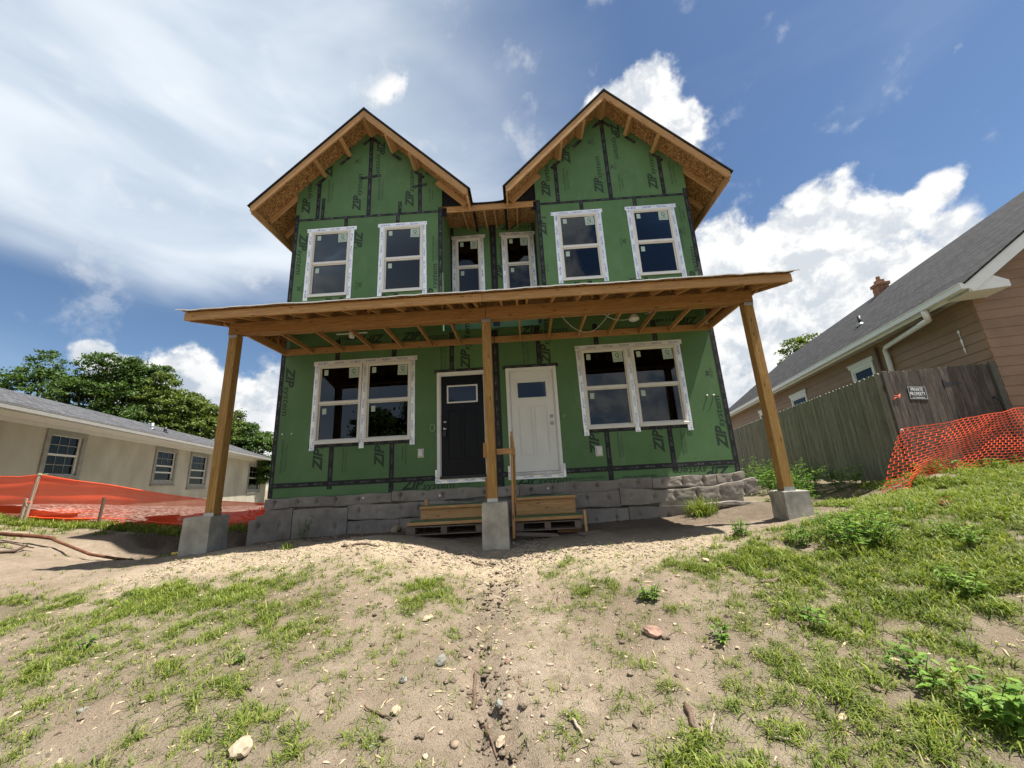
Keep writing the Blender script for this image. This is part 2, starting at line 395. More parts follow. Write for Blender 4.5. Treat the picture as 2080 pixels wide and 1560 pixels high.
        f = b.math('MULTIPLY', lw.outputs[0], refl, clamp=True); m = b.n('ShaderNodeMixShader'); b.L.new(f, m.inputs[0]); b.L.new(t.outputs[0], m.inputs[1]); b.L.new(g.outputs[0], m.inputs[2]); b.L.new(m.outputs[0], b.out.inputs[0]); return b.m
    M_['glass'] = glass('window_glass', (.36, .40, .41), .9)
    M_['glassd'] = glass('dark_glass', (.10, .12, .12), .4)
    M_['screen'] = plain('insect_screen', (.02, .022, .022), .7, bump=0)
    M_['sticker'] = plain('pale_sticker', (.40, .50, .43), .5, var=.04, bump=0)
    M_['wire'] = plain('white_cable', (.6, .6, .55), .4, bump=0)
    M_['wiregreen'] = plain('pale_green_cable', (.38, .50, .30), .4, bump=0)
    M_['plastic'] = plain('white_plastic', (.62, .62, .58), .4, bump=0)
    b = NB('shingles'); v = b.co((1, 1, 1)); br = b.n('ShaderNodeTexBrick'); br.offset = .5; br.inputs['Scale'].default_value = 1; br.inputs['Brick Width'].default_value = .31; br.inputs['Row Height'].default_value = .143; br.inputs['Mortar Size'].default_value = .008; br.inputs['Mortar Smooth'].default_value = .2; br.inputs['Bias'].default_value = 0
    br.inputs['Color1'].default_value = (.5, .5, .5, 1); br.inputs['Color2'].default_value = (1, 1, 1, 1); br.inputs['Mortar'].default_value = (.16, .16, .16, 1); b.L.new(v, br.inputs['Vector'])
    nz = b.noise(4, b.co((3, 7, 1)), 4); gr = b.noise(140, det=2)
    M_['_sh'] = (br, nz)
    col = b.mix(1., b.ramp(nz, (.3, (.04, .042, .05)), (.7, (.19, .19, .20))), br.outputs[0], 'MULTIPLY'); col = b.mix(.5, col, b.ramp(gr, (.3, .5), (.7, 1.2)), 'MULTIPLY')
    b.bump(br.outputs[0], .9, .012); M_['shingle'] = b.done(col, .9, spec=.15)
    b2 = M_['shingle'].copy(); b2.name = 'charcoal_shingles'
    for nd in b2.node_tree.nodes:
        if nd.type == 'VALTORGB' and abs(nd.color_ramp.elements[0].color[2]-.05) < 1e-4: nd.color_ramp.elements[0].color = (.022, .022, .024, 1); nd.color_ramp.elements[1].color = (.085, .083, .085, 1)
    M_['shinglechar'] = b2
    M_['shingleblk'] = plain('black_shingle_edge', (.016, .016, .018), .9, var=.4, bump=.5, bsc=90, spec=.1)
    M_['felt'] = plain('grey_roof_felt', (.26, .25, .235), .85, var=.15, bump=.3, spec=.1)
    M_['concrete'] = plain('pier_concrete', (.32, .30, .255), .9, var=.38, sc=4, bump=.5, bsc=45, spec=.15)
    b = NB('grey_quilted_foam'); f = b.noise(3, b.co(rand=1), 7, .65); f2 = b.noise(70, det=5, rough=.7)
    col = b.ramp(f, (.25, (.19, .162, .138)), (.75, (.37, .325, .28))); col = b.mix(.4, col, b.ramp(f2, (.3, .55), (.7, 1.05)), 'MULTIPLY'); b.bump(b.math('ADD', f2, b.math('MULTIPLY', f, 2.)), .8, .012); M_['foam'] = b.done(b.vary(col, .2), .95, spec=.1)
    b = NB('stucco'); f = b.noise(1.1, b.co((1, 1, .5)), 6); f2 = b.noise(40, det=6, rough=.7)
    col = b.ramp(f, (.3, (.30, .275, .21)), (.7, (.42, .39, .31))); b.bump(f2, .5, .01); M_['stucco'] = b.done(col, .9, spec=.15)
    M_['stuccotrim'] = plain('stucco_trim', (.21, .20, .165), .85, bump=.3)
    M_['soffit'] = plain('soffit_white', (.50, .49, .44), .6, var=.05, bump=.05)
    M_['gutter'] = plain('gutter_metal', (.26, .25, .225), .45, var=.08, bump=.05)
    M_['siding'] = plain('brown_siding', (.255, .157, .095), .62, var=.1, sc=3, bump=.12, bsc=30, vary=.1)
    M_['brick'] = plain('brick', (.30, .15, .09), .9, var=.4, sc=14, bump=.4)
    M_['white'] = plain('white_paint', (.74, .74, .73), .45, var=.04, bump=.04)
    M_['blackmetal'] = plain('black_iron', (.012, .012, .012), .5, bump=.1)
    M_['signblk'] = plain('sign_black', (.012, .012, .012), .4, bump=0)
    M_['rust'] = plain('rusty_steel', (.115, .048, .026), .9, var=.5, sc=18, bump=.6, spec=.2)
    M_['yellow'] = plain('yellow_gas_pipe', (.62, .50, .05), .45, bump=0)
    M_['greypvc'] = plain('grey_conduit', (.32, .31, .29), .5, bump=0)
    M_['orange'] = plain('orange_plastic', (.92, .105, .025), .45, var=.1, bump=.05)
    b = NB('orange_net_fabric'); N = b.N; N.remove(b.b); d = b.n('ShaderNodeBsdfDiffuse'); d.inputs[0].default_value = (.95, .105, .04, 1); tr = b.n('ShaderNodeBsdfTranslucent'); tr.inputs[0].default_value = (.95, .105, .04, 1); tp = b.n('ShaderNodeBsdfTransparent'); tp.inputs[0].default_value = (1, .93, .9, 1)
    m1 = b.n('ShaderNodeMixShader'); m1.inputs[0].default_value = .45; b.L.new(d.outputs[0], m1.inputs[1]); b.L.new(tr.outputs[0], m1.inputs[2])
    wv = b.noise(1, b.co((2, 2, 60)), 4); fac = b.ramp(wv, (.3, .62), (.7, .82)); m2 = b.n('ShaderNodeMixShader'); b.L.new(fac, m2.inputs[0]); b.L.new(tp.outputs[0], m2.inputs[1]); b.L.new(m1.outputs[0], m2.inputs[2]); b.L.new(m2.outputs[0], b.out.inputs[0]); M_['netfab'] = b.m
    def leafmat(name, lo_, hi, tr=.35, tip=None):
        b = NB(name); a = b.n('ShaderNodeVertexColor'); a.layer_name = 'tone'; sp = b.n('ShaderNodeSeparateColor'); b.L.new(a.outputs[0], sp.inputs[0])
        col = b.ramp(sp.outputs[0], (0., lo_), (.5, tuple((x+y)/2 for x, y in zip(lo_, hi))), (.9, hi), (1., tip or hi))
        b.done(col, .55, spec=.3); t = b.n('ShaderNodeBsdfTranslucent'); b.L.new(b.mix(1., col, (1.2, 1.25, .6), 'MULTIPLY'), t.inputs[0]); m = b.n('ShaderNodeMixShader'); m.inputs[0].default_value = tr
        b.L.new(b.b.outputs[0], m.inputs[1]); b.L.new(t.outputs[0], m.inputs[2]); b.L.new(m.outputs[0], b.out.inputs[0]); return b.m
    M_['grass'] = leafmat('grass_blade', (.062, .105, .014), (.26, .315, .05), tip=(.38, .31, .14))
    M_['weed'] = leafmat('weed_leaf', (.045, .11, .016), (.18, .30, .045))
    M_['leaf'] = leafmat('tree_leaf', (.022, .055, .012), (.10, .165, .032), .3)
    M_['leafy'] = leafmat('tree_leaf_yellowish', (.045, .08, .014), (.16, .20, .036), .3)
    M_['leafred'] = leafmat('reddish_leaf', (.12, .035, .012), (.25, .10, .04))
    M_['bark'] = plain('bark', (.085, .065, .048), .95, var=.4, sc=12, bump=.8, spec=.1)
    b = NB('sandy_soil'); P = b.co(src='Object'); f = b.noise(.9, P, 8, .65); f2 = b.noise(9, P, 8, .7); f3 = b.noise(110, P, 4, .7)
    at = b.n('ShaderNodeVertexColor'); at.layer_name = 'tone'; sp = b.n('ShaderNodeSeparateColor'); b.L.new(at.outputs[0], sp.inputs[0])
    col = b.ramp(f2, (.28, (.235, .182, .132)), (.5, (.36, .288, .212)), (.72, (.47, .39, .295)))
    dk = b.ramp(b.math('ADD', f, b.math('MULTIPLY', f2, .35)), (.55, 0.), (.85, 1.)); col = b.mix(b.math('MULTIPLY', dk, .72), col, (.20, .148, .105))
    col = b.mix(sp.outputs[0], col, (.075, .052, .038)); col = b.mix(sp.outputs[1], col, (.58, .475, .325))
    col = b.mix(b.math('MULTIPLY', sp.outputs[2], b.ramp(f2, (.3, .25), (.7, .9))), col, (.055, .075, .022))
    v1 = b.vor(55, P); pc = b.vor(55, P, out='Color'); ps = b.n('ShaderNodeSeparateColor'); b.L.new(pc, ps.inputs[0])
    peb = b.math('MULTIPLY', b.ramp(v1, (.22, 1.), (.34, 0.)), b.math('GREATER_THAN', ps.outputs[0], .72)); col = b.mix(b.math('MULTIPLY', peb, .75), col, b.ramp(ps.outputs[1], (.1, (.20, .15, .11)), (.9, (.58, .50, .39))))
    col = b.mix(.65, col, b.ramp(f3, (.3, .42), (.66, 1.12)), 'MULTIPLY')
    b.bump(b.math('ADD', b.math('ADD', b.math('MULTIPLY', f2, .8), b.math('MULTIPLY', f3, .5)), b.math('MULTIPLY', peb, .3)), 1., .04); M_['soil'] = b.done(col, .95, spec=.1)
    b = NB('pale_gravel'); v1 = b.vor(14, out='Color'); sp = b.n('ShaderNodeSeparateColor'); b.L.new(v1, sp.inputs[0]); e = b.vor(14, feature='F1')
    col = b.ramp(sp.outputs[0], (.1, (.33, .28, .23)), (.9, (.66, .60, .52))); col = b.mix(1., col, b.ramp(e, (.35, 1.), (.7, .25)), 'MULTIPLY'); b.bump(b.ramp(e, (.2, 1.), (.7, 0.)), .8, .03); M_['gravel'] = b.done(col, .9, spec=.15)
    b = NB('stone'); f = b.noise(9, b.co(rand=1), 6, .7); oi = b.n('ShaderNodeObjectInfo'); col = b.ramp(f, (.3, (.24, .18, .12)), (.7, (.44, .35, .25))); M_['stonetan'] = b.bump(f, .5, .01).done(col, .9, spec=.15)
    M_['stonegrey'] = plain('grey_stone', (.20, .195, .165), .85, var=.4, sc=14, bump=.5)
    M_['stonepale'] = plain('pale_limestone', (.34, .27, .19), .9, var=.25, sc=12, bump=.5)
    M_['stonered'] = plain('red_brown_stone', (.27, .165, .12), .9, var=.5, sc=9, bump=.5)
    M_['pebble'] = (lambda b: b.done(b.vary(b.ramp(b.noise(3, det=3), (.3, (.25, .19, .135)), (.7, (.50, .42, .31))), .2), .9, spec=.15))(NB('pebbles'))
    M_['stick'] = wood('dry_stick', (.17, .115, .08), (.10, .065, .045), (.03, .02, .015))
    M_['stickpale'] = wood('bleached_stick', (.42, .35, .27), (.30, .24, .18), (.1, .07, .05))
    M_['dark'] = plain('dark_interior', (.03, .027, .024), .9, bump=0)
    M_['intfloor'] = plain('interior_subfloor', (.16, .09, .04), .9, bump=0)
mats()

# ------------------------------------------------------------------ ground
def _h(ix, iy, s):
    n = (ix*374761393 + iy*668265263 + s*1442695041) & 0x7fffffff
    n = ((n ^ (n >> 13))*1274126177) & 0x7fffffff
    return ((n ^ (n >> 16)) & 0xffff)/65535.
def vnoise(x, y, sc, s=0):
    x = np.asarray(x, float)*sc; y = np.asarray(y, float)*sc
    ix = np.floor(x).astype(np.int64); iy = np.floor(y).astype(np.int64); fx = x-ix; fy = y-iy
    fx = fx*fx*(3-2*fx); fy = fy*fy*(3-2*fy)
    return (_h(ix, iy, s)*(1-fx)+_h(ix+1, iy, s)*fx)*(1-fy) + (_h(ix, iy+1, s)*(1-fx)+_h(ix+1, iy+1, s)*fx)*fy
def fbm(x, y, sc, s=0, o=4, g=.5):
    t = 0.; a = 1.; w = 0.
    for k in range(o): t = t + a*vnoise(x, y, sc*2**k, s+k*7); w += a; a *= g
    return t/w
CP = np.array([
 (-4.7,-.2,-1.03),(-3,-.2,-.94),(-1.5,-.2,-.92),(0,-.2,-.94),(1.6,-.2,-.94),(3.4,-.2,-.86),(4.7,-.2,-.72),
 (-3,-1,-.93),(-1,-1,-.94),(1,-1,-.98),(2.5,-1,-.93),(4,-1,-.87),
 (-4.2,-1.9,-.90),(-3.4,-1.9,-.84),(0,-1.9,-1.03),(1,-1.9,-1.0),(2,-1.9,-.97),(4.1,-1.9,-.83),(5,-1.9,-.68),
 (-2.55,-2.15,-.82),(-1.88,-2.15,-.775),(-1,-2.15,-.87),(0,-2.2,-1.12),(1,-2.15,-1.0),(2,-2.15,-.97),(3.2,-2.3,-.9),
 (-4,-3,-1.05),(-2.5,-3,-.99),(-1,-3,-1.03),(.1,-3,-1.16),(1,-3,-1.09),(2,-3,-1.03),(3.5,-3,-.93),(5,-3,-.72),(7,-3,-.53),
 (-5,-4,-1.2),(-2,-4,-1.17),(.3,-4,-1.26),(2,-4,-1.19),(4,-4,-1.02),(6,-4,-.8),
 (-3,-5.2,-1.38),(.3,-5.2,-1.43),(3,-5.2,-1.33),(5,-5.2,-1.17),
 (-4,-7.5,-1.72),(.5,-7.5,-1.66),(5,-7.5,-1.5),
 (-5.2,-2.3,-.98),(-7,-2.2,-.97),(-9,-2,-.86),(-6.2,-.1,-1.1),(-5.3,-.2,-1.12),(-7.2,-.2,-.98),(-5.9,-1.4,-1.0),(-7.6,-1.3,-.9),(-9,-1,-.70),(-8.8,-.2,-.70),
 (-5.4,.75,-.83),(-6.7,.75,-.83),(-7.5,.7,-.76),(-8.7,.8,-.65),(-10.4,.8,-.50),(-12,.4,-.44),(-11.4,1.4,-.24),(-12.6,4,-.36),(-14,8,-.6),(-17,17,-1.1),
 (-6,3,-.85),(-8,5,-.75),(-6,7,-.9),(-5,2,-.86),
 (5.2,-1,-.74),(5.6,-.3,-.86),(6.0,.2,-.85),(5.9,-1.15,-.66),(6.25,-1.15,-.60),(6.7,-1.15,-.42),(7.5,-1.15,-.36),(8.5,-1.15,-.33),(10,-1.3,-.3),
 (7,-1.8,-.47),(8.5,-1.8,-.40),(9.5,-2.5,-.37),(9,-4,-.42),(7.0,-.4,-.45),(8.1,3.5,-.58),(9.1,8,-.64),(10.5,4,-.5),(11,10,-.6),
 (5.5,2,-.82),(6,5,-.82),(0,4,-.95),(0,10,-.95),
 (-30,-10,-1.6),(30,-10,-1.),(-40,30,-1.1),(40,30,-.9),(0,40,-1.1),(-30,5,-.4),(30,5,-.4),(0,-22,-2.3),(-25,-25,-2.3),(25,-25,-2.2)], float)
def _tps(r): return np.where(r > 1e-9, r*r*np.log(np.maximum(r, 1e-9)), 0.)
_n = len(CP)
_A = np.zeros((_n+3, _n+3)); _A[:_n, :_n] = _tps(np.hypot(CP[:, None, 0]-CP[None, :, 0], CP[:, None, 1]-CP[None, :, 1])) + np.eye(_n)*.004
_A[:_n, _n] = 1; _A[:_n, _n+1:] = CP[:, :2]; _A[_n:, :_n] = _A[:_n, _n:].T
_W = np.linalg.solve(_A, np.r_[CP[:, 2], 0, 0, 0])
def gully(x, y):
    cx = .12 + .11*np.sin(y*2.2+1) + np.where(y < -4, (-4-y)*.10, 0)
    return np.exp(-((x-cx)/.15)**2)*np.clip((-2.3-y)/.5, 0, 1)*np.clip((y+6.2)/.8, 0, 1)
def gz(x, y, fine=True):
    x = np.asarray(x, float); y = np.asarray(y, float); sh = np.broadcast(x, y).shape
    xx = np.clip(np.broadcast_to(x, sh).ravel(), -38, 38); yy = np.clip(np.broadcast_to(y, sh).ravel(), -24, 38); out = np.empty(len(xx))
    for i in range(0, len(xx), 20000):
        a, b = xx[i:i+20000], yy[i:i+20000]
        out[i:i+20000] = _tps(np.hypot(a[:, None]-CP[None, :, 0], b[:, None]-CP[None, :, 1])) @ _W[:_n] + _W[_n] + _W[_n+1]*a + _W[_n+2]*b
    z = out.reshape(sh)
    X = np.broadcast_to(x, sh); Y = np.broadcast_to(y, sh)
    z = z + (fbm(X, Y, 1.3, 3, 3)-.5)*.07
    if fine:
        z = z + (fbm(X, Y, 6, 11, 4, .55)-.5)*.045
        G = gully(X, Y); z = z - G*.06 + G*(fbm(X, Y, 11, 31, 4, .65)-.5)*.20 + (fbm(X, Y, 13, 41, 3, .6)-.5)*.022
        e = np.exp(-((Y+2.35)/.18)**2)*np.clip(1-np.abs(X-.1)/1.6, 0, 1); z = z + e*(fbm(X, Y, 11, 51, 3, .6)-.5)*.09
        pit = sstep(X+.12*fbm(X, Y, 3, 8, 2), -7.6, -7.2)*(1-sstep(X, -4.75, -4.6))*(1-sstep(Y+.25*fbm(X, Y, 2.5, 18, 3), .50, .66))*sstep(Y, -1.0, -.45); z = z - pit*.20
        bank = np.exp(-((Y-.45)/.3)**2)*np.clip((X+7.4)/.4, 0, 1)*np.clip((-4.6-X)/.3, 0, 1); z = z + bank*(fbm(X, Y, 5, 61, 3, .6)-.5)*.22
    return z
def g1(x, y): return float(gz(np.array([x]), np.array([y]))[0])
def sstep(x, a, b): t = np.clip((x-a)/(b-a), 0, 1); return t*t*(3-2*t)
def grassy(x, y):
    """0..1 how much grass grows at a spot"""
    n = fbm(x, y, .9, 71, 4, .55); n2 = fbm(x, y, 3.2, 91, 3, .55)
    right = sstep(x - .55*(y+5.2), .9, 2.2)
    base = .36 + .47*right
    base = base - .42*sstep(y, -3.25, -2.5)*(1-sstep(x, 2.2, 3.6))           # bare sand before the porch
    base = np.where((y > -2.25) & (y < .3) & (x > -4.9) & (x < 4.9-.0), base - .9, base)  # under the porch
    base = base - .55*np.exp(-((x-.25)/.42)**2)*(y < -2)                       # gully
    left = sstep(-x, 1.0, 2.6)*sstep(-y, 2.9, 3.5); base = base + .20*left
    base = base + .6*np.exp(-((x+9.)/2.2)**2)*np.exp(-((y-.35)/.5)**2) - .25*sstep(-x, 4.2, 5.2)*sstep(y, -3.2, -2.6)*(1-sstep(y, -1.2, -.7))
    base = base - .8*np.exp(-((x-5.6)/.7)**2-((y+.3)/.75)**2) - .8*np.exp(-((x+6.)/1.1)**2-((y+.1)/.5)**2)
    n3 = fbm(x, y, 8.5, 131, 2, .5); v = base + .0 + (n-.5)*1.35 + (n2-.5)*1.25 + (n3-.5)*1.1
    return np.clip(v, 0, 1)
#ENDGROUND
def build_ground():
    xs = np.concatenate([np.array([-900, -300, -120, -70]), np.arange(-46, -14, 2.), np.arange(-14, -6.2, .16), np.arange(-6.2, -.62, .055), np.arange(-.62, 1.0, .027), np.arange(1.0, 7.4, .055), np.arange(7.4, 13, .16), np.arange(13, 47, 2.), np.array([70, 120, 300, 900])])
    ys = np.concatenate([np.array([-900, -300, -120, -60]), np.arange(-40, -8.4, 1.6), np.arange(-8.4, -5.7, .2), np.arange(-5.7, -2.0, .036), np.arange(-2., 1.2, .05), np.arange(1.2, 6, .3), np.arange(6, 46, 2.), np.array([60, 120, 300, 900])])
    X, Y = np.meshgrid(xs, ys); Z = gz(X, Y); co = np.stack([X.ravel(), Y.ravel(), Z.ravel()], 1)
    nx, ny = len(xs), len(ys); i = np.arange(nx-1)[None, :] + np.arange(ny-1)[:, None]*nx
    q = np.stack([i, i+1, i+1+nx, i+nx], -1).reshape(-1, 4); me = npmesh('ground', co, q, True, 4)
    dark = np.zeros_like(X)
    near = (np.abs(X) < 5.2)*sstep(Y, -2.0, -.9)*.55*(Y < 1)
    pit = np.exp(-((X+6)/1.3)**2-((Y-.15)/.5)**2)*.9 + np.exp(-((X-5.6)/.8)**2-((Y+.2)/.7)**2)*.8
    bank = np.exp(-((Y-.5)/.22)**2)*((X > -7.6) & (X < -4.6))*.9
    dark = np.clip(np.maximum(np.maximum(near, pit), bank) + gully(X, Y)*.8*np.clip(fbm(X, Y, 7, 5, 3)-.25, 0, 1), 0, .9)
    pale = np.clip(.65*np.exp(-((Y+2.5)/.6)**2)*sstep(X, -5.2, -3.4)*(1-sstep(X, 2.2, 3.4))*(fbm(X, Y, 2.2, 9, 3)+.3), 0, .85)
    gr = np.clip(grassy(X, Y)*.75, 0, .7); far = sstep(np.hypot(X, Y+2), 12, 18); gr = np.maximum(gr, far*.75)
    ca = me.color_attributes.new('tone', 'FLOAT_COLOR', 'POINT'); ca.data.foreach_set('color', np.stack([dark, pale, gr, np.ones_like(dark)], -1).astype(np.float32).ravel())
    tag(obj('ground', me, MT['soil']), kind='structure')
build_ground()
def tone(me, t):
    t = np.asarray(t, np.float32); ca = me.color_attributes.new('tone', 'FLOAT_COLOR', 'POINT'); ca.data.foreach_set('color', np.stack([t, t, t, np.ones_like(t)], -1).ravel())

# ------------------------------------------------------------------ lettering
_tx = {}
def textmesh(key, pieces):
    """pieces: (text, x, y, height, width, shear, bold) -> mesh in the XY plane"""
    if key in _tx: return _tx[key]
    vs, fs = [], []
    for txt, x, y, h, w, shear, bold in pieces:
        cu = bpy.data.curves.new('t', 'FONT'); cu.body = txt; cu.resolution_u = 2; cu.shear = shear; cu.offset = bold; cu.fill_mode = 'FRONT'; cu.dimensions = '2D'
        o = bpy.data.objects.new('t', cu); COL.objects.link(o); dg = bpy.context.evaluated_depsgraph_get(); m = bpy.data.meshes.new_from_object(o.evaluated_get(dg))
        p = np.array([v.co[:] for v in m.vertices]); lo_, hi = p.min(0), p.max(0); k = len(vs)
        for q in p: vs.append((x + (q[0]-lo_[0])/(hi[0]-lo_[0])*w, y + (q[1]-lo_[1])/(hi[1]-lo_[1])*h, 0))
        fs += [[i+k for i in f.vertices] for f in m.polygons]
        bpy.data.objects.remove(o); bpy.data.curves.remove(cu); bpy.data.meshes.remove(m)
    _tx[key] = mesh(vs, fs); return _tx[key]
LOGO = [('ZIP', 0, 0, .20, .46, .30, .04), ('system', .425, -.046, .15, .63, .22, .012)]
NOTE = [('INSULATED R-SHEATHING', 0, 0, .042, .64, 0, .02), ('STRUCTURAL PANEL', .02, -.045, .018, .5, 0, .01), ('Water-Resistive & Air Barrier', .02, -.08, .028, .55, 0, .012)]
YEAR = [('30', .02, .055, .085, .11, 0, .03), ('YEAR SYSTEM', -.03, .012, .026, .22, 0, .016), ('limited warranty', -.02, -.018, .018, .19, 0, .008)]
JOIN = [('Join the revolution.', 0, 0, .05, .45, .1, .014), ('#zipsystem', .08, -.065, .05, .26, .1, .014)]
def frame30():
    v1 = ring(.0, .14, .04, .145, .010, 0, .0005); return v1
def wall_text(name, key, pieces, x, z, d, parent, y=0., mat='print', scale=1., clip=(), yoff=.0008):
    me = textmesh(key, pieces)
    t, u = {'u': (V((0, 0, 1)), V((-1, 0, 0))), 'd': (V((0, 0, -1)), V((1, 0, 0))), 'r': (V((1, 0, 0)), V((0, 0, 1))), 'l': (V((-1, 0, 0)), V((0, 0, -1)))}[d]
    M = Matrix((t*scale, u*scale, V((0, -1, 0))*scale)).transposed().to_4x4(); M.translation = (x, y-yoff, z)
    if clip:
        me = me.copy(); bm = bmesh.new(); bm.from_mesh(me); Mi = M.inverted()
        for pco, pno in clip:   # keep the side the normal points to
            bmesh.ops.bisect_plane(bm, geom=bm.verts[:]+bm.edges[:]+bm.faces[:], plane_co=Mi @ V(pco), plane_no=(Mi.to_3x3() @ V(pno)).normalized(), clear_inner=True)
        bm.to_mesh(me); bm.free()
        if not len(me.polygons): return None
    return obj(name, me, MT[mat], parent, M)

# ------------------------------------------------------------------ the house under construction
W = 15*FT; XB = 1.096; REC = 1.0; ZU = 6.043; BC = (W+XB)/2
SOF = 8.555          # underside of the roof deck at the ridge; slopes fall 1:1
H = thing('house_under_construction', 'two storey house clad in green sheathing with two steep front gables', 'house', (0, 0, -.95))
WIN_UP = [(-4.125, -3.235), (-2.455, -1.545), (1.565, 2.465), (3.235, 4.13)]
WIN_LO = [(-3.735, -2.805), (-2.715, -1.77), (1.775, 2.715), (2.805, 3.74)]
WIN_REC = [(-.965, -.33), (.30, .955)]
ZUP = (4.06, 5.70); ZLO = (.80, 2.43); ZREC = (4.36, 5.97)
DOORS = [(-1.225, -.19), (.2, 1.235)]
g_ = .0015
def house_walls():
    lo_h = [(a+.02, b-.02, ZLO[0]+.02, ZLO[1]-.02) for a, b in WIN_LO] + [(a+.03, b-.03, -.04, 2.09) for a, b in DOORS]
    up_h = [(a+.02, b-.02, ZUP[0]+.02, ZUP[1]-.02) for a, b in WIN_UP]
    sx = [-W, -W+4*FT, -W+8*FT, -W+12*FT, 0, W-12*FT, W-8*FT, W-4*FT, W]
    for i in range(8):
        a, b = sx[i]+g_, sx[i+1]-g_
        wallpanel('sheathing_panel', a, b, g_, 3.05-g_, lo_h, 0, .0125, MT['zip'], H)
    for a, b in ((-W, -W+8*FT), (-W+8*FT, 0), (0, W-8*FT), (W-8*FT, W)):
        wallpanel('sheathing_panel', a+g_, b-g_, -.235, -g_, lo_h, 0, .0125, MT['zip'], H)
    for s in (-1, 1):
        ux = [W, W-4*FT, W-8*FT, XB]
        for i in range(3):
            a, b = sorted((s*ux[i], s*ux[i+1])); wallpanel('sheathing_panel', a+g_, b-g_, 3.05+g_, ZU-g_, up_h, 0, .0125, MT['zip'], H)
        cs = [W, BC+4*FT, BC, BC-4*FT, XB]
        for i in range(4):
            a, b = sorted((s*cs[i], s*cs[i+1])); a += g_; b -= g_
            zt = lambda x: SOF - abs(abs(x)-BC)
            prism('sheathing_panel', [(a, ZU+g_), (b, ZU+g_), (b, zt(b)), (a, zt(a))], 0, .0125, MT['zip'], H)
    # recessed middle
    rh = [(a+.02, b-.02, ZREC[0]+.02, ZREC[1]-.02) for a, b in WIN_REC]
    wallpanel('sheathing_panel', -XB, -g_, 3.05+g_, 6.5, rh, REC, .0125, MT['zip'], H); wallpanel('sheathing_panel', g_, XB, 3.05+g_, 6.5, rh, REC, .0125, MT['zip'], H)
    for s in (-1, 1):
        a, b = sorted((s*XB, s*(XB+.0125))); box('bay_side_panel', a, b, .0125, REC+.0125, 3.06, 6.9, MT['zip'], H)
        a, b = sorted((s*W, s*(W-.0125))); box('side_wall', a, b, .0125, 10, -.235, 6.05, MT['zip'], H)
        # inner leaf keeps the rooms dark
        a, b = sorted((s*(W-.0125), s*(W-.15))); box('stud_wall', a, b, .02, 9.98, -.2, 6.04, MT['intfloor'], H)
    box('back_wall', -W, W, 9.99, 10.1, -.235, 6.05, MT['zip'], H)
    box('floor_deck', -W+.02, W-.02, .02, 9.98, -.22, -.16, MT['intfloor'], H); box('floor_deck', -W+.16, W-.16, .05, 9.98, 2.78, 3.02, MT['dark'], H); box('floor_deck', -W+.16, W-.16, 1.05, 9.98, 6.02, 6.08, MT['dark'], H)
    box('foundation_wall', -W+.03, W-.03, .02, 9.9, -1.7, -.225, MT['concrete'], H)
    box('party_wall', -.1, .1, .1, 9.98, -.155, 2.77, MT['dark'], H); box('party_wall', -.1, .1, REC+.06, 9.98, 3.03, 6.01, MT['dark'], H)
    # bare studs visible inside
    for x in np.arange(-4.3, 4.4, .61): box('interior_stud', x, x+.038, 3.2, 3.29, -.16, 2.77, MT['lumber2'], H)
    for x in np.arange(-4.3, 4.4, .61): box('interior_stud', x, x+.038, 3.2, 3.29, 3.02, 6.0, MT['lumber2'], H)
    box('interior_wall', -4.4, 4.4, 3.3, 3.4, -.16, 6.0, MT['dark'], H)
    # tape
    T = lambda p0, p1, w=.098, y=-.0011, m='tape': beam('seam_tape', (p0[0], y, p0[1]), (p1[0], y, p1[1]), w, .0022, MT[m], H, (0, -1, 0), c=.0004)
    j = lambda: rnd.uniform(-.006, .006)
    for x in (-W+4*FT, -W+8*FT, W-8*FT, W-4*FT): T((x+j(), -.11 if abs(x) > 3 else -.225), (x+j(), ZLO[0]-.06)); T((x+j(), 2.50), (x+j(), 3.0))
    for x in (-W+12*FT, W-12*FT): T((x+j(), 2.13), (x+j(), 3.0))
    T((.0, -.225), (0, 3.0), .16)
    for s in (-1, 1):
        beam('corner_tape', (s*(W-.045), -.0016, -.225), (s*(W-.045), -.0016, 6.2), .096, .0022, MT['tape'], H, (0, -1, 0), c=.0004)
        beam('corner_tape', (s*(W+.0012), .05, -.225), (s*(W+.0012), .05, 5.6), .1, .0022, MT['tape'], H, (1, 0, 0), c=.0004)
        beam('corner_tape', (s*(XB+.045), -.0016, 3.4), (s*(XB+.045), -.0016, 6.15), .096, .0022, MT['tape'], H, (0, -1, 0), c=.0004)
        a, b = sorted((s*(W-.093), s*(XB+.093))); T((a, ZU+j()), (b, ZU+j()), .062, -.0022)
        for x in (W-4*FT, W-8*FT): T((s*x+j(), ZUP[1]+.10), (s*x+j(), ZU-.02), .088); T((s*x+j(), 3.5), (s*x+j(), ZUP[0]-.06), .088)
        T((s*BC, ZU+.02), (s*BC, SOF-.1), .098)
        for q in (-1, 1): T((s*BC+q*4*FT+j(), ZU+.03), (s*BC+q*4*FT+j(), SOF-4*FT-.2), .092)
    for x, z0, z1 in ((-3.93, 6.05, 6.62), (-2.09, 6.05, 6.38)): T((x, z0), (x, z1), .082)
    for x, z, l in ((-2.82, 7.13, .5), (-1.62, 6.78, .34)): T((x-l/2, z-.02), (x+l/2, z+.03), .075, -.0034)
    lx = [-4.48] + [v for a, b in DOORS for v in (a-.02, b+.02)] + [4.48]
    for a, b in ((lx[0], lx[1]), (lx[2], lx[3]), (lx[4], lx[5])): T((a, 0+j()), (b, 0+j()), .098, -.0024)
    for a, b in DOORS: T((a-.06, 2.15), (b+.06, 2.15), .075, -.003)
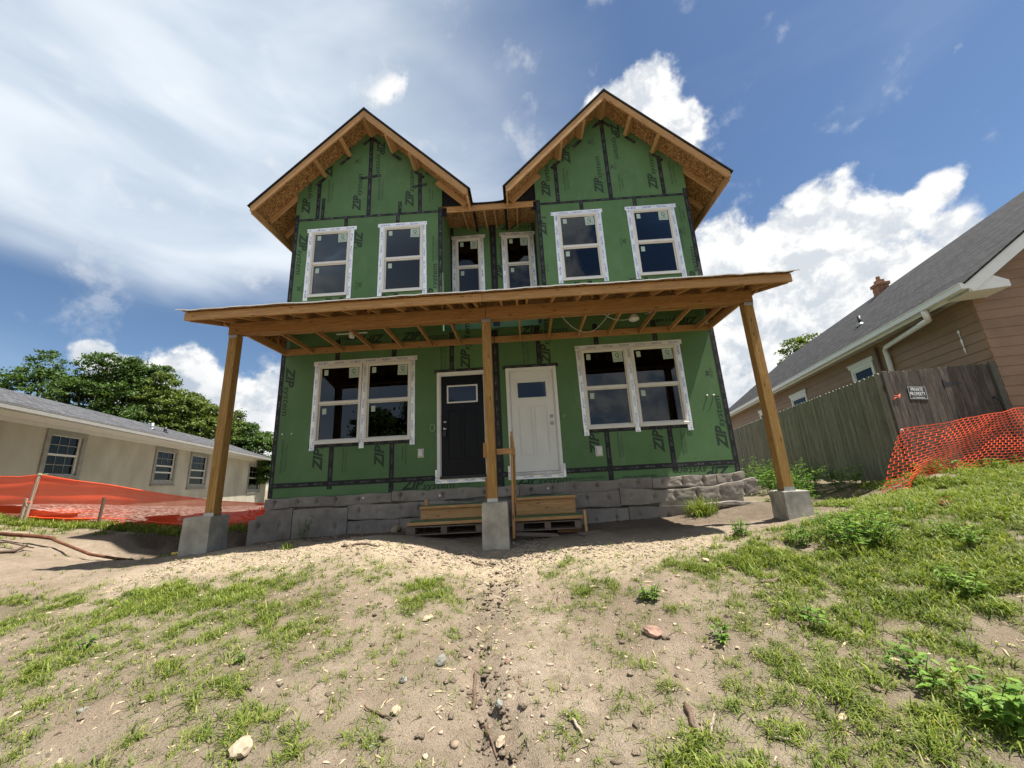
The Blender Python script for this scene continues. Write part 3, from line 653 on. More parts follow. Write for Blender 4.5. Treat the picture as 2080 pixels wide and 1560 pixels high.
    for a, b in ((WIN_LO[0][0], WIN_LO[1][1]), (WIN_LO[2][0], WIN_LO[3][1])): T((a-.1, ZLO[0]-.05), (b+.1, ZLO[0]-.05), .09, -.0035)
    beam('seam_tape', (0, REC-.0012, 3.5), (0, REC-.0012, 6.35), .165, .0022, MT['tape'], H, (0, -1, 0), c=.0004)
    for s in (-1, 1): beam('corner_tape', (s*(XB-.04), REC-.0012, 3.5), (s*(XB-.04), REC-.0012, 6.35), .08, .0022, MT['tape'], H, (0, -1, 0), c=.0004)
    for s in (-1, 1):   # collars of tape round the lookouts
        for off in (.10, .635, 1.2):
            for q in (-1, 1):
                x = s*BC+q*off; z = SOF-off-.235
                beam('tape_patch', (x-.11, -.003, z-.02+q*.10), (x+.11, -.003, z-.02-q*.10), .075, .0022, MT['tape'], H, (0, -1, 0), c=.0004)
    # nails
    vs, fs = [], []
    R = random.Random(5)
    def dot(x, z, r=.0085):
        k = len(vs)
        for i in range(6): a = i*math.pi/3; vs.append((x+r*math.cos(a), -.0007, z+r*math.sin(a)))
        fs.append([k+i for i in range(6)])
    holes = [(a-.14, b+.14, ZLO[0]-.2, ZLO[1]+.12) for a, b in WIN_LO]+[(a-.14, b+.14, ZUP[0]-.1, ZUP[1]+.12) for a, b in WIN_UP]+[(a-.03, b+.03, -.1, 2.2) for a, b in DOORS]
    for x in np.arange(-W+.2, W, .4064):
        for z in np.arange(.12, 8.2, .3):
            xx, zz = x+R.uniform(-.012, .012), z+R.uniform(-.03, .03)
            if 3.0 < zz < 3.6 or any(h[0] < xx < h[1] and h[2] < zz < h[3] for h in holes): continue
            if zz > 3 and abs(xx) < XB+.12: continue
            if zz > ZU and zz > SOF-.3-abs(abs(xx)-BC): continue
            dot(xx, zz)
    tag(obj('nail_heads', mesh(vs, fs), MT['printdark'], H), kind='stuff')
house_walls()
def house_print():
    def slope(s):   # keep what lies under the gable deck
        return lambda q: ((s*BC, 0, SOF-.02), (-q, 0, -1))
    def L(x, z, d, **k):
        dx = {'u': .093, 'd': -.093, 'r': 0, 'l': 0}[d]; wall_text('printed_logo', 'logo', LOGO, x+dx, z, d, H, **k)
    def below(z): return [((0, 0, z), (0, 0, -1))]
    cl = lambda s, q: [((s*BC, 0, SOF-.02), (-q, 0, -1))]
    L(-4.34, 6.20, 'u', clip=cl(-1, -1)); L(-3.12, 6.19, 'u', clip=cl(-1, -1)); L(-2.60, 8.22, 'd', clip=cl(-1, 1)); L(-1.86, 6.2, 'u', clip=cl(-1, 1)); L(-3.86, 7.2, 'u', clip=cl(-1, -1))
    L(1.36, 6.21, 'u', clip=cl(1, -1)); L(2.59, 6.2, 'u', clip=cl(1, -1)); L(3.14, 8.2, 'd', clip=cl(1, 1)); L(3.84, 6.2, 'u', clip=cl(1, 1)); L(1.9, 7.1, 'u', clip=cl(1, -1))
    L(-4.345, 5.69, 'd', clip=[((-4.22, 0, 0), (-1, 0, 0))]); L(-3.05, 5.68, 'd', clip=[((-3.15, 0, 0), (1, 0, 0)), ((0, 0, 5.2), (0, 0, 1))]); L(-1.31, 3.62, 'u'); L(4.40, 3.62, 'u'); L(1.20, 5.2, 'u', clip=below(5.72))
    for x in (-3.62, -2.38, 1.88, 3.12): L(x, .245, 'u', clip=below(.76))
    for x in (-3.6, -2.38, 1.9, 3.1): L(x, 3.62, 'u', clip=below(4.0))
    L(-4.35, 2.45, 'd'); L(4.34, .255, 'u'); L(-.62, 2.15, 'u'); L(1.06, 2.16, 'u')
    L(-1.94, -.20, 'r'); L(.30, -.215, 'r'); L(4.38, -.06, 'l')
    L(-2.35, 3.06, 'l', scale=.95); L(-2.0, 2.88, 'r', scale=.95); L(.55, 2.86, 'r', scale=.95); L(4.3, 3.02, 'l', scale=.9)
    wall_text('printed_logo', 'logo', LOGO, .2, 6.15, 'r', H, y=REC); wall_text('printed_logo', 'logo', LOGO, .16+.09, 4.7, 'u', H, y=REC, clip=[((.26, 0, 0), (-1, 0, 0))])
    wall_text('printed_note', 'note', NOTE, -.85, 6.05, 'r', H, y=REC)
    for x, z, d in ((-3.80, 6.5, 'u'), (-2.58, 6.45, 'u'), (1.82, 6.35, 'u'), (4.30, 6.32, 'u'), (-1.28, 4.75, 'u'), (-4.34, .25, 'u'), (-3.10, .2, 'u'), (2.36, .2, 'u'), (3.58, .2, 'u'), (-1.11, 2.2, 'u'), (.62, 2.2, 'u'), (4.2, 4.6, 'u')):
        cp = [] if z < 6 else ([((math.copysign(BC, x), 0, SOF-.02), (-math.copysign(1, x), 0, -1))] if z > 6 else [])
        wall_text('printed_note', 'note', NOTE, x, z, d, H, clip=cp, scale=.76 if z < .3 and x > -4 else 1.)
    for x, z in ((1.36, -.17), (2.35, -.19)): wall_text('printed_note', 'note', NOTE, x, z, 'r', H)
    for x, z, d in ((-3.08, 7.55, 'u'), (-4.24, 4.2, 'u'), (2.6, 7.6, 'u'), (3.05, 6.85, 'u'), (4.36, 5.0, 'u'), (4.38, 1.7, 'u'), (-.78, -.17, 'r'), (-3.05, 4.35, 'd'), (1.26, 4.3, 'u'), (2.9, 5.0, 'd'), (-1.35, 7.05, 'u'), (-3.2, 2.9, 'r'), (3.4, 2.88, 'r')):
        wall_text('printed_mark', 'year', YEAR, x, z, d, H)
    for x, z, d in ((-1.88, .3, 'd'), (3.1, 6.25, 'u'), (-1.36, 6.3, 'u'), (4.36, 5.3, 'u')):
        wall_text('printed_note', 'join', JOIN, x, z+(.42 if d == 'd' else 0), d, H)
house_print()

STICK_Q = [('Q', .05, .055, .075, .07, 0, .004), ('QUAKER', .018, .028, .018, .135, 0, .002), ('windows & doors', .03, .012, .008, .11, 0, 0)]
def window(x0, x1, z0, z1, y, parent, foil=(1, 1, 1), seed=0, foot=.1, fw=.048):
    """double hung window; frame mesh with sashes, panes, stickers and flashing tape below it"""
    R = random.Random(seed); zm = (z0+z1)/2 - .005
    f = fixed(merge([ring(x0, x1, z0, z1, fw, y-.028, y+.06), bxv(x0-.012, x1+.012, y-.045, y-.027, z0-.03, z0+.022), bxv(x0+fw-.002, x1-fw+.002, y-.016, y+.03, zm-.022, zm+.026)]), bev=.004)
    w = obj('window', f, MT['vinyl'], parent)
    a, b = x0+fw, x1-fw
    obj('sash', fixed(ring(a, b, z0+fw, zm-.02, .022, y+.02, y+.05), bev=.003), MT['vinyl'], w)
    obj('sash', fixed(ring(a, b, zm+.024, z1-fw, .018, y-.004, y+.028), bev=.003), MT['vinyl'], w)
    box('pane', a+.016, b-.016, y+.032, y+.038, z0+fw+.016, zm-.036, MT['glass'], w, c=.0005)
    box('pane', a+.012, b-.012, y+.010, y+.016, zm+.038, z1-fw-.012, MT['glass'], w, c=.0005)
    # stickers on the outside of the glass
    k = min(1., (b-a)/.8)
    def stick(cx, cz, sw, sh, yy, q=False, tilt=0.):
        M = Matrix(((1, 0, 0, cx), (0, 0, -1, yy), (0, 1, 0, cz), (0, 0, 0, 1))) @ Matrix.Rotation(tilt, 4, 'Z')
        me = cbox(sw, sh, .0012, .0002); s = obj('sticker', me, MT['sticker'], w, M)
        if q:
            t = textmesh('quaker', STICK_Q); Mt = M @ Matrix.Translation((-.0875*sw/.175, -.075*sh/.15, .0009)) @ Matrix.Diagonal((sw/.175, sh/.15, 1, 1)); obj('sticker_print', t, MT['printdark'], w, Mt)
    sw = .205*k if k > .9 else .17
    stick(b-.012-sw/2-.02, z1-fw-.012-.125, sw, .225, y+.0090, True, R.uniform(-.04, .04))
    stick(a+.11, z1-fw-.11, .085, .12, y+.0092, tilt=R.uniform(-.06, .06)); stick(a+.11, zm-.16, .085, .12, y+.0312, tilt=R.uniform(-.05, .05))
    # foil flashing: two sides and the head
    tw = .1
    def strip(p0, p1, yy, wd=tw): beam('flashing_tape', (p0[0], yy, p0[1]), (p1[0], yy, p1[1]), wd, .0024, MT['foil'], w, (0, -1, 0), c=.0005)
    r = lambda s=.012: R.uniform(-s, s)
    if foil[0]: strip((x0-tw*.42+r(), z0-foot+r(.03)), (x0-tw*.38+r(), z1+.05+r(.03)), y-.0056)
    if foil[1]: strip((x1+tw*.42+r(), z0-foot+r(.03)), (x1+tw*.38+r(), z1+.05+r(.03)), y-.0059)
    if foil[2]: strip((x0-.13+r(.03), z1+.045+r()), (x1+.13+r(.03), z1+.045+r()), y-.0084, .095)
    return w
for i, (a, b) in enumerate(WIN_UP): window(a, b, *ZUP, 0, H, seed=i)
for i, (a, b) in enumerate(WIN_LO): window(a, b, *ZLO, 0, H, (1, i % 2 == 1, 0), seed=20+i, foot=.13)
for i, (a, b) in enumerate(WIN_REC): window(a, b, *ZREC, REC, H, seed=40+i, fw=.05)
for s in (0, 2):
    a, b = WIN_LO[s][0], WIN_LO[s+1][1]
    beam('flashing_tape', (a-.11, -.0085, 2.475), (b+.13, -.0085, 2.485), .095, .0024, MT['foil'], H, (0, -1, 0), c=.0005)

def door(x0, x1, dark, knob_left):
    cw = .062; z0, z1 = -.02, 2.12; sm = MT['doorb' if dark else 'doorw']
    vs, fs = ring(x0, x1, z0-.2, z1, cw, -.032, .05)
    d = obj('door', fixed(merge([bxv(x0, x0+cw, -.032, .05, z0, z1), bxv(x1-cw, x1, -.032, .05, z0, z1), bxv(x0+cw, x1-cw, -.032, .05, z1-cw, z1), bxv(x0+cw+.0, x0+cw+.018, -.006, .05, z0, z1-cw), bxv(x1-cw-.018, x1-cw, -.006, .05, z0, z1-cw), bxv(x0+cw+.018, x1-cw-.018, -.006, .05, z1-cw-.018, z1-cw)]), bev=.004), MT['trimw'], H)
    a, b = x0+cw+.022, x1-cw-.022; zb, zt = .025, z1-cw-.022; w = b-a; yf = .012
    gx0, gx1, gz0, gz1 = a+.16*w, b-.16*w, zb+1.46, zb+1.79
    holes = [(gx0, gx1, gz0, gz1)] + [(a+.16*w+q*(.36*w), a+.16*w+q*.36*w+.31*w, zb+.3, zb+1.30) for q in (0, 1)]
    sl = wallpanel('door_slab', a, b, zb, zt, holes, yf, .012, sm, d)
    box('slab_core', a+.001, b-.001, yf+.0125, yf+.045, zb+.001, zb+1.36, sm, d)
    for q in (0, 1):
        h = holes[1+q]; box('panel', h[0]+.022, h[1]-.022, yf+.004, yf+.012, h[2]+.022, h[3]-.022, sm, d, c=.006)
    obj('lite_frame', fixed(ring(gx0-.022, gx1+.022, gz0-.022, gz1+.022, .03, yf-.010, yf+.012), bev=.004), MT['trimw'] if dark else MT['doorw'], d)
    box('pane', gx0, gx1, yf+.004, yf+.010, gz0, gz1, MT['glass'], d, c=.0005)
    kx = a+.07 if knob_left else b-.07
    for z, r, dep in ((zb+.92, .03, .055), (zb+1.06, .028, .02)):
        vs, fs = merge([tubev([(kx, yf, z), (kx, yf-.012, z)], .032, 14), tubev([(kx, yf-.012, z), (kx, yf-dep*.6, z), (kx, yf-dep, z), (kx, yf-dep-.008, z)], [.012, .014, r*.85, r*.5], 14)])
        obj('door_knob' if dep > .03 else 'deadbolt', fixed((vs, fs), True), MT['nickel'], d)
    if dark: box('lock_box', kx-.03, kx+.03, yf-.06, yf-.03, zb+.76, zb+.88, MT['blackmetal'], d)
    box('threshold', x0+cw, x1-cw, -.05, .06, z0-.015, zb-.004, MT['blackmetal'] if dark else MT['zinc'], d)
    beam('sill_flashing', (x0-.03, -.0065, z0-.05), (x1+.03, -.0065, z0-.05), .085, .003, MT['foil'], d, (0, -1, 0), c=.0006)
    for x in (x0-.018, x1+.018): beam('sill_flashing', (x, -.0068, z0-.09), (x, -.0068, z0+.17), .045, .003, MT['foil'], d, (0, -1, 0), c=.0006)
door(*DOORS[0], True, True); door(*DOORS[1], False, False)
# dark rooms behind the door lites are the interior; small fittings on the wall
def fittings():
    for x, z, w, h in ((-1.552, .49, .12, .175), (1.945, .345, .14, .2)):
        o = obj('outlet_cover', fixed(merge([bxv(x-w/2, x+w/2, -.012, -.001, z-h/2, z+h/2), bxv(x-w*.36, x+w*.36, -.05, -.012, z-h*.38, z+h*.38), bxv(x-w*.4, x+w*.4, -.058, -.05, z+h*.34, z+h*.42)]), bev=.004), MT['plastic'], H)
    for x, z, r in ((-1.315, .98, .065), (1.321, 1.07, .03)):
        pts = [(x+r*math.cos(a)*.75+.004*math.sin(3*a), -.012-.004*a, z+r*math.sin(a)*1.1) for a in np.linspace(.3, 2*math.pi+.9, 26)]
        tube('bell_wire', pts, .0045, MT['wiregreen'], H, 6)
    for x, z in ((-4.39, 1.02), (-4.2, 1.02), (4.2, 1.32), (4.33, 1.32)):
        tube('anchor_plug', [(x, -.001, z), (x, -.02, z)], [.02, .012], MT['whiteink'], H, 8)
fittings()

# ------------------------------------------------------------------ main roof
def roof():
    R0 = -.50; YB = 10.4; EX = 5.29; IN = .42; t_osb = .012; t_sh = .036; q2 = 2**.5
    for s in (-1, 1):
        for q in (-1, 1):     # slope towards outside (q=s) or inside
            xe = (EX if q == s else IN); run = abs(xe-BC); sx = s*BC; ex = s*xe
            def P(r, y, off): # point r metres out from the ridge, off above the deck underside (normal)
                n = V((q, 0, 1)).normalized(); return V((sx+q*r, y, SOF-r)) + n*off
            def slab(name, o0, o1, y0, y1, r1, mat, r0=0.):
                # mitre at the ridge: push the ridge line straight up
                vs = []
                for y in (y0, y1): vs += [(sx+q*r0, y, SOF-r0+o0*q2), P(r1, y, o0), P(r1, y, o1), (sx+q*r0, y, SOF-r0+o1*q2)]
                fs = [[0, 1, 2, 3], [7, 6, 5, 4], [1, 0, 4, 5], [2, 1, 5, 6], [3, 2, 6, 7], [0, 3, 7, 4]]
                return obj(name, fixed((vs, fs)), mat, H)
            slab('roof_deck', 0, t_osb, R0+.02, YB, run, MT['osb'])
            slab('shingles', t_osb+.001, t_osb+t_sh, R0-.035, YB+.02, run+.03, MT['shingleblk'])
            # rake board along the gable front
            dep = .145
            vs = []
            for y in (R0-.019, R0+.019): vs += [(sx+q*.001, y, SOF-.002), P(run, y, -.001), P(run, y, -dep) + V((0, 0, .0)), (sx+q*.001, y, SOF-dep*q2)]
            vs[2] = V((vs[1][0], vs[2][1], vs[1][2]-dep*q2*.62)); vs[6] = V((vs[5][0], vs[6][1], vs[5][2]-dep*q2*.62))
            k = (dep*q2*.38)
            # plumb cut with a short level return
            def quad(y): 
                x1, z1 = P(run, y, -.001).x, P(run, y, -.001).z
                return [V((sx+q*.001, y, SOF-.002)), V((x1, y, z1)), V((x1, y, z1-dep*q2*.6)), V((x1-q*dep*q2*.4, y, z1-dep*q2*.6)), V((sx+q*.001, y, SOF-dep*q2))]
            a, b = quad(R0-.019), quad(R0+.019); n = 5
            me = fixed((a+b, [[0, 1, 2, 3, 4], [9, 8, 7, 6, 5]] + [[i, i+n, (i+1) % n+n, (i+1) % n] for i in range(n)]), bev=.003)
            # board-aligned frame so the grain runs along the slope
            X = V((q, 0, -1)).normalized(); Y = V((0, 1, 0)); Z = X.cross(Y); M = Matrix((X, Y, Z)).transposed().to_4x4(); M.translation = V((sx+q*run/2, R0, SOF-run/2)); me.transform(M.inverted())
            obj('rake_board', me, MT['lumber'], H, M)
            # lookouts from the wall out to the rake board
            for off in (.105, .635, 1.2):
                nrm = V((q, 0, 1)).normalized(); c0 = V((sx+q*off, 0, SOF-off)) - nrm*.085
                beam('lookout', c0+V((0, R0+.022, 0)), c0+V((0, .35, 0)), .09 if off > .2 else .07, .165, MT['lumber'], H, nrm)
            # eave board running back and rafter tails
            ye = YB if q == s else -.03
            zt = SOF-run-.002
            beam('eave_board', (ex-q*.022, R0+.022, zt-.085), (ex-q*.022, ye, zt-.085), .038, .16 if q == s else .17, MT['lumber'], H)
            if q == s:
                for y in (.03, .62, 1.23, 1.84, 2.45):
                    p0 = V((s*(W-.02), y, SOF-abs(W-.02-BC))); p1 = V((s*(EX-.045), y, SOF-run+.045)); nrm = V((q, 0, 1)).normalized()
                    beam('rafter_tail', p0-nrm*.062, p1-nrm*.062, .038, .118, MT['lumber'], H, nrm)
            else:
                p0 = V((s*(XB+.06), -.02, SOF-(BC-XB-.06))); p1 = V((s*(IN+.05), -.02, SOF-run+.05)); nrm = V((q, 0, 1)).normalized()
                beam('rafter_tail', p0-nrm*.07, p1-nrm*.07, .038, .13, MT['lumber'], H, nrm)
        prism('ridge_cap', [(s*BC-.12, SOF-.12+.062), (s*BC, SOF+.062), (s*BC+.12, SOF-.12+.062), (s*BC+.12, SOF-.12+.055+.024), (s*BC, SOF+.055+.03), (s*BC-.12, SOF-.12+.055+.024)], R0-.03, YB, MT['shingleblk'], H)
    # valley roof over the recess
    beam('recess_fascia', (-.985, .02, 6.065), (1.03, .02, 6.075), .038, .135, MT['lumber'], H)
    for x in (-.62, -.12, .12, .66): beam('recess_rafter', (x, .04, 6.07), (x, 1.02, 6.27), .038, .12, MT['lumber'], H)
    vs = [(-XB, .0, 6.135), (XB, .0, 6.135), (XB, 1.6, 6.42), (-XB, 1.6, 6.42)]
    obj('recess_deck', fixed(([V(v) for v in vs]+[V(v)+V((0, 0, .012)) for v in vs], [[3, 2, 1, 0], [4, 5, 6, 7], [0, 1, 5, 4], [1, 2, 6, 5], [2, 3, 7, 6], [3, 0, 4, 7]])), MT['osb'], H)
    prof = [(-.47, 6.22), (-.405, 6.165), (-.375, 6.10), (-.36, 6.02+.14), (-.33, 6.165), (-.27, 6.152), (-.1, 6.152), (.12, 6.152), (.26, 6.165), (.34, 6.2), (.385, 6.26), (.40, 6.3)]
    prof = [(-.50, 6.275), (-.43, 6.21), (-.395, 6.17), (-.375, 6.165), (-.30, 6.152), (-.1, 6.150), (.1, 6.152), (.22, 6.158), (.32, 6.172), (.39, 6.195), (.43, 6.225), (.50, 6.285)]
    n = len(prof); vs = []
    for y, rise in ((-.04, 0), (1.2, .27), (4, 1.1), (10.3, 2.1)):
        for th in (0, .022): vs += [(x*(1+rise*.25), y, z+rise+th) for x, z in prof]
    fs = []
    for r in range(3):
        a = r*2*n
        for i in range(n-1):
            fs += [[a+i, a+i+1, a+2*n+i+1, a+2*n+i], [a+n+i+1, a+n+i, a+3*n+i, a+3*n+i+1]]
    for i in range(n-1): fs.append([i+1, i, n+i, n+i+1])
    obj('valley_membrane', fixed((vs, fs), True), MT['shingleblk'], H)
    for s in (-1, 1):   # dark infill of roofing felt between the bay roof and the valley
        box('felt_infill', *sorted((s*.99, s*1.094)), .045, .06, 5.93, 6.9, MT['shingleblk'], H)
        prism('felt_infill', [(s*.44, 6.15), (s*1.094, 6.15), (s*1.094, 6.80), (s*.44, 6.18)], .05, .065, MT['shingleblk'], H)
roof()

# ------------------------------------------------------------------ porch
P = thing('porch', 'open timber porch roof on three square posts before the green house', 'porch', (0, -1.76, -.4))
def porch():
    yF, zF = -2.30, 2.645; SL = .298
    zr = lambda y: 2.658 + (y+2.34)*SL        # underside of deck
    for x in (-4.19, 0., 4.206):
        zp = -.435 if x > 1 else -.385
        box('post', x-.07, x+.07, -1.83, -1.69, zp, 2.455, MT['post'], P, c=.006)
        pb = obj('post_base', fixed(merge([bxv(x-.078, x+.078, -1.838, -1.682, zp-.013, zp-.001), bxv(x-.075, x+.075, -1.8355, -1.8325, zp-.001, zp+.04), bxv(x-.075, x+.075, -1.6875, -1.6845, zp-.001, zp+.085)])), MT['zinc'], P)
        for sx in ((-1, 1) if x else (1,)): box('post_bracket', x-.072 if x else -.072, x+.072, -1.8345, -1.8315, 2.40, 2.455, MT['zinc'], P, c=.0008)
    for a, b in ((-4.275, -.003), (.003, 4.29)):
        for y in (-1.81, -1.768, -1.726): box('beam_ply', a, b, y-.0205, y+.0205, 2.46, 2.662 + rnd.uniform(-.003, .003), MT['lumber2'], P)
    for a, b in ((-4.58, -.002), (.002, 4.58)): box('fascia_board', a, b, yF-.038, yF, zF-.128, zF, MT['lumber'], P)
    d = math.atan(SL); nn = V((0, -math.sin(d), math.cos(d)))
    for x in list(np.arange(-4.2, 4.4, .4064)) + [-.30, .52]:
        p0 = V((x, yF+.002, zr(yF+.002))); p1 = V((x, -.045, zr(-.045))); beam('rafter', p0-nn*.074, p1-nn*.074, .036, .138, MT['lumber'], P, nn)
    for s in (-1, 1):
        p0 = V((s*4.56, yF+.001, zr(yF))); p1 = V((s*4.56, -.005, zr(-.005))); beam('rake_board', p0-nn*.076, p1-nn*.076, .036, .15, MT['lumber'], P, nn)
        # end joist and the closed triangle above it
        box('end_joist', *sorted((s*4.46, s*4.498)), -1.70, -.042, 2.70, 2.84, MT['lumber'], P)
        poly = [(-1.69, 2.842), (-.045, 2.842), (-.045, zr(-.045)-.125), (-1.69, zr(-1.69)-.125)]
        F = Matrix(((0, 1, 0, 0), (1, 0, 0, 0), (0, 0, 1, 0), (0, 0, 0, 1)))
        a, b = sorted((s*4.47, s*4.482)); prism('end_panel', poly, a, b, MT['osb'], P, F)
        for y in (-1.3, -.8, -.35): box('end_stud', *sorted((s*4.43, s*4.468)), y, y+.038, 2.84, zr(y)-.13, MT['lumber'], P)
    JX = [-3.873, -3.22, -2.587, -1.955, -1.327, -.716, -.09, .545, 1.14, 1.757, 2.387, 3.026, 3.642, 4.2]
    for x in JX: beam('ceiling_joist', (x, -1.80, 2.762+rnd.uniform(-.003, .003)), (x, -.042, 2.747), .038, .088, MT['lumber'], P)
    for a, b in ((-4.5, -.01), (.01, 4.5)): box('ledger', a, b, -.040, -.001, 2.70, 2.835, MT['lumber'], P)
    for a, b in ((-4.44, .3), (.305, 4.44)): box('strongback', a, b, -.95, -.862, 2.810, 2.848, MT['lumber'], P)
    # deck and felt
    vs = []
    for o in (0, .012):
        vs += [V((-4.60, -2.36, zr(-2.36)))+nn*o, V((4.60, -2.36, zr(-2.36)))+nn*o, V((4.60, -.004, zr(-.004)))+nn*o, V((-4.60, -.004, zr(-.004)))+nn*o]
    obj('roof_deck', fixed((vs, [[3, 2, 1, 0], [4, 5, 6, 7], [0, 1, 5, 4], [1, 2, 6, 5], [2, 3, 7, 6], [3, 0, 4, 7]])), MT['osb'], P)
    n = 90; vs = []; fs = []; R = random.Random(2)
    xs = np.linspace(-4.68, 4.67, n); wob = [R.uniform(-.006, .006) for _ in range(n)]; lap = lambda x: .006*(math.floor((x+5)/1.1) % 2)
    for row, (y, dz) in enumerate(((-2.40, -.012), (-2.392, .004), (-1.6, .004), (-.006, .004))):
        for i, x in enumerate(xs): vs.append(V((x, y, zr(y)+.0135+dz + (wob[i]+lap(x) if row < 2 else 0) + (.01*max(0, abs(x)-4.5)/.15 if row < 3 else 0))))
    top = len(vs); vs += [v+V((0, 0, .006)) for v in vs]
    for r in range(3):
        for i in range(n-1):
            a = r*n+i; fs += [[a, a+1, a+n+1, a+n], [top+a+1, top+a, top+a+n, top+a+n+1]]
    for i in range(n-1): fs.append([i+1, i, top+i, top+i+1])
    for r in range(3): fs += [[r*n, (r+1)*n, top+(r+1)*n, top+r*n], [r*n+n-1, top+r*n+n-1, top+(r+1)*n+n-1, (r+1)*n+n-1]]
    obj('roof_felt', fixed((vs, fs)), MT['felt'], P)
    # fittings under the porch ceiling
    for x, y in ((-2.69, -.80), (2.70, -.83)):
        v = merge([tubev([(x, y, 2.695), (x, y, 2.73), (x, y, 2.79)], [.05, .055, .055], 14), bxv(x-.3, x+.3, y-.012, y+.012, 2.775, 2.79)] if x < 0 else [tubev([(x, y, 2.668), (x, y, 2.69), (x, y, 2.72), (x, y, 2.79)], [.05, .095, .095, .05], 16)])
        obj('ceiling_box', fixed(v, False), MT['plastic'], P)
    cab = [[(1.30, -1.1, 2.80), (1.40, -.90, 2.74), (1.62, -.55, 2.70), (1.85, -.36, 2.68), (2.02, -.42, 2.69), (2.14, -.75, 2.72), (2.24, -1.12, 2.80)], [(2.1, -.95, 2.80), (2.3, -.86, 2.72), (2.5, -.82, 2.70), (2.64, -.83, 2.72)], [(2.6, -1.15, 2.80), (2.75, -1.25, 2.74), (2.95, -1.1, 2.72), (2.9, -.9, 2.76)]]
    for c in cab:
        # smooth the run
        pts = []
        for i in range(len(c)-1):
            p = [V(c[max(i-1, 0)]), V(c[i]), V(c[i+1]), V(c[min(i+2, len(c)-1)])]
            for k in range(6):
                t = k/6; pts.append(.5*((2*p[1])+(p[2]-p[0])*t+(2*p[0]-5*p[1]+4*p[2]-p[3])*t*t+(-p[0]+3*p[1]-3*p[2]+p[3])*t**3))
        pts.append(V(c[-1])); tube('cable', pts, .006, MT['wire'], P, 6)
porch()

# piers
def pier(x, w, d, ztop, zb, label, taper=.0, rot=0., yc=-1.78):
    vs = []
    for z, e in ((zb-.35, .012), (ztop-.012, 0.), (ztop, -.012)):
        for sx, sy in ((-1, -1), (1, -1), (1, 1), (-1, 1)): vs.append((sx*(w/2+e), sy*(d/2+e), z))
    fs = [[0, 1, 5, 4], [1, 2, 6, 5], [2, 3, 7, 6], [3, 0, 4, 7], [4, 5, 9, 8], [5, 6, 10, 9], [6, 7, 11, 10], [7, 4, 8, 11], [8, 9, 10, 11], [3, 2, 1, 0]]
    me = fixed((vs, fs)); bm = bmesh.new(); bm.from_mesh(me); bmesh.ops.subdivide_edges(bm, edges=bm.edges[:], cuts=7, use_grid_fill=True)
    R = random.Random(int(x*10)+50)
    for v in bm.verts:
        c = v.co; n = math.sin(c.x*41+c.z*23+x)*math.sin(c.y*37+c.z*31)*.002 + R.uniform(-.0012, .0012)
        v.co += V((c.x, c.y, 0)).normalized()*n if (c.x or c.y) else V()
    bm.to_mesh(me); bm.free()
    M = Matrix.Translation((x, yc, 0)) @ Matrix.Rotation(rot, 4, 'Z')
    T = Matrix.Translation((0, 0, zb)); me.transform(T.inverted())
    o = obj('concrete_pier', me, MT['concrete'], None, M @ T); return tag(o, label, 'pier', 'concrete piers under the porch posts')
pier(-4.335, .40, .37, -.396, -.93, 'square concrete pier under the porch post next to the dug pit and yellow pipe', rot=.015, yc=-1.675)
pier(.028, .365, .36, -.399, -1.05, 'tall concrete pier under the middle porch post between the two wooden steps', yc=-1.685)
pier(4.27, .345, .34, -.449, -.84, 'squat concrete pier under the porch post beside the lawn', rot=-.02, yc=-1.70)

